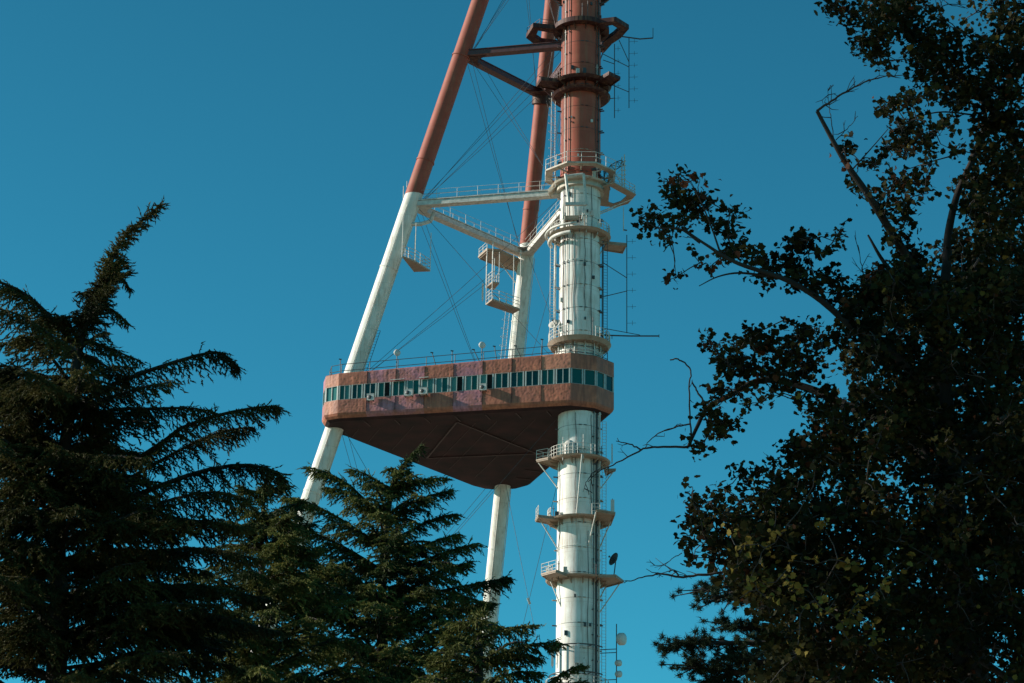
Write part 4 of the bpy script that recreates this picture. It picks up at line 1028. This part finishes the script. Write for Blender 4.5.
# the big broad-leaved tree on the right
YF = 25.0
MPP = YF / math.cos(PITCH) / FPX                 # metres per pixel at the tree
base = wy(975, 690, YF); base.z = GROUND; root = empty('maple_tree', base); tag(root, 'large broad-leaved tree filling the right side, dark green with some rusty leaves', 'tree')
def q3(x, y, d=0): return wy(x, y, YF + d) - base
b = MB(); C = spline([Vector((0, 0, -.3)), Vector((0, 0, 2)), q3(972, 690), q3(958, 560), q3(945, 430), q3(938, 330), q3(936, 285)], 20)
b.tube(C.tolist(), [.24 - .0088 * i for i in range(20)], 12); b.build('trunk', M['bark'], root)
def limb(pts, r0, r1, wood=None, jit=.0):
    C = spline([q3(*p) for p in pts], max(6, 4 * len(pts))); C[1:-1] += rng.normal(0, jit, C[1:-1].shape); k = len(C); sc_ = 1 if wood is not None else .60; (wood if wood is not None else LB_).append((C, [sc_ * (r0 + (r1 - r0) * i / (k - 1)) for i in range(k)])); return C
LB_ = []; LT_ = []
limb([(936, 320, 0), (915, 270, -.2), (893, 235, -.4), (868, 195, -.6), (847, 165, -.7), (833, 141, -.8), (817, 111, -.9)], .10, .035)
limb([(936, 310, 0), (905, 285, .3), (884, 262, .4), (868, 235, .4)], .08, .02)
limb([(938, 320, 0), (946, 270, .2), (948, 235, .3), (957, 195, .4), (972, 160, .5)], .11, .05)
limb([(972, 165, .5), (985, 110, .5), (960, 75, .4), (930, 50, .3), (903, 32, .2), (880, 15, .2)], .05, .02)
limb([(1040, 190, .5), (1005, 125, .5), (978, 97, .5), (955, 72, .4)], .09, .04)
limb([(940, 420, 0), (900, 360, -.4), (860, 334, -.6), (819, 299, -.8), (784, 279, -.9), (737, 263, -1), (705, 244, -1), (684, 229, -1)], .09, .015)
limb([(700, 243, -1), (680, 229, -1), (660, 228, -1), (645, 222, -1)], .02, .008); limb([(720, 252, -1), (711, 226, -1), (700, 200, -1), (690, 182, -1)], .02, .006)
limb([(784, 279, -.9), (760, 275, -.9), (737, 273, -.9), (717, 277, -.9), (699, 286, -.9)], .03, .008); limb([(819, 299, -.8), (812, 270, -.8), (806, 245, -.8)], .02, .006)
limb([(945, 480, 0), (900, 430, .4), (840, 403, .6), (816, 391, .7), (776, 380, .8), (752, 383, .8), (729, 396, .8), (708, 407, .8), (697, 427, .8), (688, 447, .8)], .10, .03)
limb([(950, 560, 0), (880, 520, 0), (820, 510, 0), (760, 515, 0), (715, 520, 0)], .08, .015); limb([(955, 600, 0), (880, 590, -.4), (800, 575, -.6), (740, 572, -.6), (714, 573, -.6)], .08, .02)
limb([(888, 129, -.3), (868, 152, -.5), (850, 172, -.7)], .008, .016); limb([(905, 120, .2), (940, 112, .4), (975, 115, .5)], .01, .02); limb([(905, 170, 0), (930, 162, .2), (955, 155, .4)], .008, .015)
limb([(702, 262, -.9), (690, 268, -.9), (676, 277, -.9), (661, 282, -.9)], .012, .005); limb([(784, 320, .2), (750, 335, .2), (712, 345, .2)], .012, .005); limb([(760, 590, 0), (745, 545, 0), (700, 545, 0)], .015, .005)
# bare limbs and twigs, leafless
def bare(pts, r0, r1, tw=0, tl=18):
    C = limb(pts, r0, r1, LT_, .004)
    for _ in range(tw):
        i = rng.integers(2, len(C) - 1); p = C[i]; d = nrm((C[i] - C[i - 1])[None])[0]; d = nrm((d + rng.normal(0, .75, 3) * np.array([1, .6, 1]))[None])[0]; l = tl * MPP * rng.uniform(.4, 1.1)
        e1 = p + d * l * .5 + rng.normal(0, .02, 3); e2 = e1 + nrm((d + rng.normal(0, .35, 3))[None])[0] * l * .5
        LT_.append((np.array([p, e1, e2]), [.006, .0045, .0025]))
        if rng.random() < .6: e3 = e1 + nrm((d + rng.normal(0, .7, 3))[None])[0] * l * .35; LT_.append((np.array([e1, e3]), [.004, .002]))
bare([(688, 447, .8), (683, 447, .8), (658, 447, .8), (641, 450, .8), (617, 463, .8), (600, 471, .8), (588, 482, .8)], .020, .004, 7, 20)
bare([(641, 450, .8), (629, 444, .8), (616, 441, .8)], .012, .005, 2, 12); bare([(645, 448, .8), (652, 438, .8), (664, 431, .8), (676, 427, .8), (690, 424, .8)], .005, .010, 4, 16)
bare([(691, 437, .8), (690, 415, .8), (689, 388, .8), (691, 372, .8), (685, 363, .8), (677, 359, .8), (670, 360, .8)], .013, .008, 2, 8)
bare([(706, 405, .8), (698, 393, .8), (692, 382, .8)], .014, .010)
bare([(600, 469, .8), (592, 474, .8), (586, 483, .8), (583, 492, .8)], .008, .003, 6, 16)
bare([(720, 573, -.6), (700, 575, -.6), (679, 577, -.6), (665, 574, -.6), (655, 574, -.6), (640, 578, -.6), (624, 583, -.6)], .018, .005, 5, 14)
bare([(679, 577, -.6), (674, 570, -.6), (669, 572, -.6)], .012, .006, 5, 26); bare([(682, 553, -.4), (672, 559, -.4), (662, 565, -.4), (650, 566, -.4)], .006, .003, 2, 10)
bare([(817, 111, -.9), (830, 102, -.9), (847, 91, -.9), (868, 81, -.9), (888, 76, -.9), (896, 77, -.9)], .018, .003, 16, 22)
bare([(834, 140, -.8), (831, 118, -.8), (829, 105, -.8), (828, 88, -.8)], .007, .003, 8, 16); bare([(836, 140, -.8), (848, 128, -.8), (858, 116, -.8)], .006, .003, 4, 12)
bare([(772, 641, -1.2), (782, 634, -1.2), (803, 628, -1.2), (812, 618, -1.2), (824, 603, -1.2)], .006, .012, 4, 10)
bare([(905, 55, 0), (930, 20, 0), (945, 5, 0), (965, 8, 0)], .01, .004, 6, 26); bare([(868, 285, .2), (862, 268, .2), (858, 245, .2)], .008, .004, 6, 22); bare([(790, 480, 0), (775, 462, 0), (763, 452, 0)], .006, .002, 1, 8)
bare([(860, 295, 0), (846, 285, 0), (838, 280, 0)], .007, .003, 3, 16)
CL = """835,5,12 850,12,14 870,10,18 885,5,14 862,38,12 880,35,16 900,25,20 925,40,22 940,20,10 860,52,6 875,55,14 893,60,7 920,62,14 945,50,22 935,75,18 960,80,25 975,45,12 990,60,22 1010,20,22 1020,55,24 960,30,9
1000,92,26 955,105,13 930,92,10 985,122,20 1015,132,22 882,110,9 895,105,11 910,100,12 900,125,11 915,118,10 905,140,12 925,140,12 890,150,11 935,130,9 905,155,9 845,150,8 843,143,6 860,160,7 875,163,8 895,185,13 915,180,12
930,165,8 885,197,9 905,202,13 928,192,6 945,125,8 955,150,9 850,182,7 864,196,7 876,205,7 975,200,16 990,215,16 1000,180,20 1018,170,20 1015,210,18 990,240,14 1012,245,18 968,215,8 990,150,18 975,180,12
885,215,8 905,222,9 898,240,11 915,255,14 905,270,16 885,285,18 925,275,12 870,300,20 960,255,7 965,290,20 990,285,22 1015,290,22 940,300,14 960,240,5
797,245,14 810,240,12 825,252,7 838,236,8 790,262,12 800,275,14 815,287,12 830,276,11 838,292,12 780,270,9 765,262,8 757,258,6 832,243,6 855,310,13 858,330,15
640,218,6 648,225,9 660,218,9 660,232,8 672,185,8 680,178,7 690,180,6 678,200,12 690,200,12 700,195,9 695,215,11 710,205,9 680,220,10 712,222,9 728,220,7 736,214,6 728,235,10 735,248,10 722,255,8 755,246,6 748,265,6 710,268,7 676,276,5 741,258,6 770,272,8 765,285,5 655,212,6 730,212,5 667,240,6
712,345,6 720,355,10 735,345,10 750,340,13 770,345,15 790,350,15 800,335,10 730,365,12 745,370,13 765,370,13 785,372,15 805,365,17 820,345,14 722,388,8 735,392,9 750,390,7 775,392,5 800,398,9 815,410,8 825,395,13 720,405,8 706,415,9 720,422,11 710,435,9 700,445,8 725,437,7 735,425,5 705,450,5 745,406,5 760,403,4 790,325,6 812,328,9 708,335,3
785,445,6 800,447,11 740,470,7 748,480,11 762,470,9 775,475,9 790,460,9 690,490,5 697,500,9 712,500,11 725,490,7 690,520,9 705,520,13 725,515,13 740,500,9 690,540,9 705,540,13 725,540,13 695,558,7 715,560,11 735,560,13 760,500,14 815,430,8 820,450,12 770,520,18 750,535,16 770,560,18 745,585,14 800,520,20 790,490,14 725,578,6 760,610,9 775,640,9"""
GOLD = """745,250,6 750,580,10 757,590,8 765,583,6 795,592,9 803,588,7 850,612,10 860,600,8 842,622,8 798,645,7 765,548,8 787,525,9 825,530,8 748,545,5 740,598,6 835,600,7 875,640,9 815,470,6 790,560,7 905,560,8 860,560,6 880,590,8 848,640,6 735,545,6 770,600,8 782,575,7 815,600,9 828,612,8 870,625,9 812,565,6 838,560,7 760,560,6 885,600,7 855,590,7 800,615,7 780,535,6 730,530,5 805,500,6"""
RUST = """695,257,8 702,265,9 690,248,6 710,270,7 662,282,6 870,278,14 885,270,10 900,180,9 885,190,7 905,150,6 698,510,9 702,525,8 690,535,6 745,573,5 700,180,6 680,183,5 755,350,6 850,165,5 890,300,10 820,430,6 845,305,8"""
def parse(s_): return [tuple(float(v) for v in t.split(',')) for t in s_.split()]
cl = [(x, y, r, 0) for x, y, r in parse(CL)]
poly_fill = [(860, 300), (900, 262), (925, 285), (965, 285), (1040, 255), (1040, 700), (760, 700), (775, 655), (755, 605), (728, 560), (745, 500), (790, 478), (803, 440), (822, 415), (845, 385), (842, 330)]
def inside(x, y, P):
    c = False; j = len(P) - 1
    for i in range(len(P)):
        if (P[i][1] > y) != (P[j][1] > y) and x < (P[j][0] - P[i][0]) * (y - P[i][1]) / (P[j][1] - P[i][1]) + P[i][0]: c = not c
        j = i
    return c
fill = []
while len(fill) < 1000:
    x, y = rng.uniform(725, 1040), rng.uniform(255, 700)
    if inside(x, y, poly_fill): fill.append((x, y, rng.uniform(9, 19)))
leaf_c = []; leaf_m = []; clump_c = []
def add_clump(x, y, r, depth, dens, mat_i):
    c = np.array(q3(x, y, depth)); rad = r * MPP; clump_c.append((c, rad)); n = max(3, int(dens * (r / 8) ** 2 * 9)); nt = max(1, n // 5)
    v = rng.normal(0, 1, (nt, 3)); v = nrm(v) * (rng.random((nt, 1)) ** .45) * rad * np.array([1, 1.3, 1]); cen = c + v
    for t_ in cen:
        k = rng.integers(4, 8); leaf_c.append(t_ + rng.normal(0, .055, (k, 3)) * np.array([1, 1, .8])); leaf_m.extend([mat_i if rng.random() < .85 else 0] * k)
    if r > 7:
        for t_ in cen[:4]: LT_.append((np.array([c, (c + t_) / 2 + rng.normal(0, .02, 3), t_]), [.008, .006, .003]))
for x, y, r, m_ in cl:
    for dd in (0, 1, 2): add_clump(x + rng.normal(0, 1.5), y + rng.normal(0, 1.5), r, rng.uniform(-.6, .6) - .3, 1.3, 0)
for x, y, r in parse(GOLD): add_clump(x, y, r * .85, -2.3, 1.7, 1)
for x, y, r in parse(RUST): add_clump(x, y, r, -.9, .95, 2)
for x, y, r in fill: add_clump(x, y, r, rng.uniform(-1.8, 2.6), 1.5, 0)
OUTL = [[(938, 330, 0), (1000, 280, .2), (1080, 240, .4), (1160, 215, .5), (1230, 225, .5)], [(940, 400, 0), (1020, 360, -.4), (1110, 330, -.7), (1210, 330, -.8)],
        [(945, 470, 0), (1030, 440, .5), (1130, 420, .8), (1240, 430, .9)], [(955, 560, 0), (1050, 530, -.3), (1150, 520, -.5), (1230, 540, -.5)], [(962, 620, 0), (1050, 620, .3), (1150, 640, .4)],
        [(972, 160, .5), (1010, 80, .5), (1060, 0, .5), (1110, -60, .5)], [(1005, 125, .5), (1080, 70, .3), (1160, 50, .2)], [(903, 32, .2), (915, -30, .2), (960, -90, .2)], [(985, 110, .5), (1000, 20, .6), (1010, -70, .7)],
        [(938, 330, 0), (960, 280, 1.2), (990, 240, 2.4)], [(945, 450, 0), (930, 420, 1.4), (915, 400, 2.8)], [(945, 450, 0), (1000, 420, -1.4), (1050, 400, -2.4)], [(955, 560, 0), (1000, 540, 1.4), (1060, 520, 2.8)],
        [(965, 650, 0), (1010, 680, -1.2), (1060, 720, -2)], [(968, 680, 0), (900, 740, .5), (840, 800, .6)], [(970, 700, 0), (1060, 760, .5), (1140, 820, .6)], [(938, 330, 0), (1000, 230, 1.0), (1070, 140, 1.6)]]
for pl in OUTL:
    C_ = limb(pl, .08, .02)
    for t_ in np.linspace(.3, 1, 11):
        u_ = t_ * (len(pl) - 1); i_ = min(int(u_), len(pl) - 2); f_ = u_ - i_; x, y, dd = [pl[i_][k] * (1 - f_) + pl[i_ + 1][k] * f_ for k in range(3)]
        if x < 1035 and y > -12 and y < 700 and dd < 1: continue
        for _ in range(5): add_clump(x + rng.normal(0, 22), y + rng.normal(0, 22), rng.uniform(10, 19), dd + rng.normal(0, .35), 1.2, 0)
# a fine branch from the nearest limb to every cluster of leaves
limb_pts = np.vstack([C for C, rs in LB_])
CC = np.array([c for c, r in clump_c]); par = np.zeros((len(CC), 3)); best = np.full(len(CC), 1e9)
for p_ in limb_pts:
    dd_ = np.linalg.norm(CC - p_, axis=1) * np.where(p_[2] > CC[:, 2] + .15, 1.5, 1); k_ = dd_ < best; best[k_] = dd_[k_]; par[k_] = p_
for _ in range(len(CC)):                          # grow outward: each cluster hangs on its nearest connected neighbour
    j_ = int(np.argmin(best)); c_ = CC[j_].copy(); d_ = float(np.linalg.norm(c_ - par[j_])); best[j_] = np.inf
    if .04 < d_ < .9:
        mid = (par[j_] + c_) / 2 + rng.normal(0, .10, 3) * d_
        LT_.append((np.array([par[j_], mid, c_]), [.0075, .006, .004]))
    dd_ = np.linalg.norm(CC - c_, axis=1) * 1.05; k_ = (dd_ < best) & np.isfinite(best); best[k_] = dd_[k_]; par[k_] = c_
    if not np.isfinite(best).any(): break
LC = np.vstack(leaf_c); nL = len(LC); LMi = np.array(leaf_m[:nL])
ang = np.radians([-90, -60, -28, -5, 25, 48, 68, 90, 112, 132, 155, 185, 208, 240]); rad_ = np.array([.55, .8, .72, 1.0, .80, 1.0, .84, 1.15, .84, 1.0, .80, 1.0, .72, .8])
shape = np.stack([np.cos(ang) * rad_, np.sin(ang) * rad_, np.zeros(14)], 1)
nv = nrm(rng.normal(0, 1, (nL, 3)) + np.array([0, -.35, .9])); tv = nrm(np.cross(nv, rng.normal(0, 1, (nL, 3)))); bv = np.cross(nv, tv); sz = rng.uniform(.020, .048, (nL, 1, 1))
LV = LC[:, None, :] + sz * (shape[None, :, 0:1] * tv[:, None, :] + shape[None, :, 1:2] * bv[:, None, :])
LV = LV + nv[:, None, :] * (sz * (np.abs(shape[None, :, 0:1]) * rng.uniform(-.9, .3, (nL, 1, 1))))
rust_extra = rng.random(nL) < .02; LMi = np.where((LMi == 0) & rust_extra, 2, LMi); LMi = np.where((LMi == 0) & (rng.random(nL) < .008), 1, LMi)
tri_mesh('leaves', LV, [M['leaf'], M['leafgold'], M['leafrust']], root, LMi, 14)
b = MB()
for C, rs in LB_: b.tube(C.tolist(), rs, 7)
b.build('limbs', M['bark'], root)
b = MB()
for C, rs in LT_: b.tube(C.tolist(), rs, 4, caps=False)
b.build('twigs', M['twig'], root)


# cedar copies added out of view on the left to shade the trees in frame
def copy_tree(o, parent=None):
    c = o.copy(); scn.collection.objects.link(c)
    if parent is not None: c.parent = parent
    for ch in o.children:
        d_ = ch.copy(); scn.collection.objects.link(d_); d_.parent = c
    return c
for (x, y), sc_, rz, lb in (((-23.5, 41.2), 1.24, 2.2, 'big shade-casting cedar added outside the left edge of the picture, level with the tall dark cedar'),
                            ((-15.0, 33.8), .95, 4.0, 'big shade-casting cedar added outside the left edge of the picture, nearer than the tall dark cedar')):
    c = copy_tree(tallcedar); c.location = (x, y, GROUND); c.scale = (sc_,) * 3; c.rotation_euler = (0, 0, rz); c['label'] = lb
root = empty('added_shade_pine', (-13.6, 24.8, GROUND)); tag(root, 'tall shade-casting pine with a bare trunk, added outside the left edge of the picture', 'tree')  # unseen pine added so its high crown shades the upper leafy tree
b = MB(); b.tube([(0, 0, -.3), (.1, 0, 8), (-.1, .1, 15), (0, 0, 22)], [.32, .26, .2, .08], 10); b.build('trunk', M['bark'], root)
wood = []; TO = []
for k in range(64):
    az = k * 2.4; z = 15.5 + 9 * rng.random(); l = rng.uniform(2.5, 5.2) * (1 - ((z - 19) / 7.5) ** 2 * .5)
    C = spline([(0, 0, min(z - 1, 21.5)), (math.cos(az) * l * .5, math.sin(az) * l * .5, z - .3), (math.cos(az) * l, math.sin(az) * l, z + .3)], 10); wood.append((C.tolist(), .06))
    for _ in range(15): TO.append(C[int(2 + rng.random() * 8)] + rng.normal(0, .38, 3))
TO = np.array(TO); n_ = len(TO); per = 34
d = nrm(rng.normal(0, 1, (n_, per, 3)) + np.array([0, 0, .25])); s_ = nrm(np.cross(d, rng.normal(0, 1, (n_, per, 3)))); ln = rng.uniform(.12, .22, (n_, per, 1)); P0 = TO[:, None, :] + rng.normal(0, .12, (n_, per, 3))
tri_mesh('foliage', np.stack([P0 - s_ * .022, P0 + s_ * .022, P0 + d * ln], axis=2).reshape(-1, 3, 3), [M['pine']], root)
branches_mesh('branches', wood, M['bark'], root)
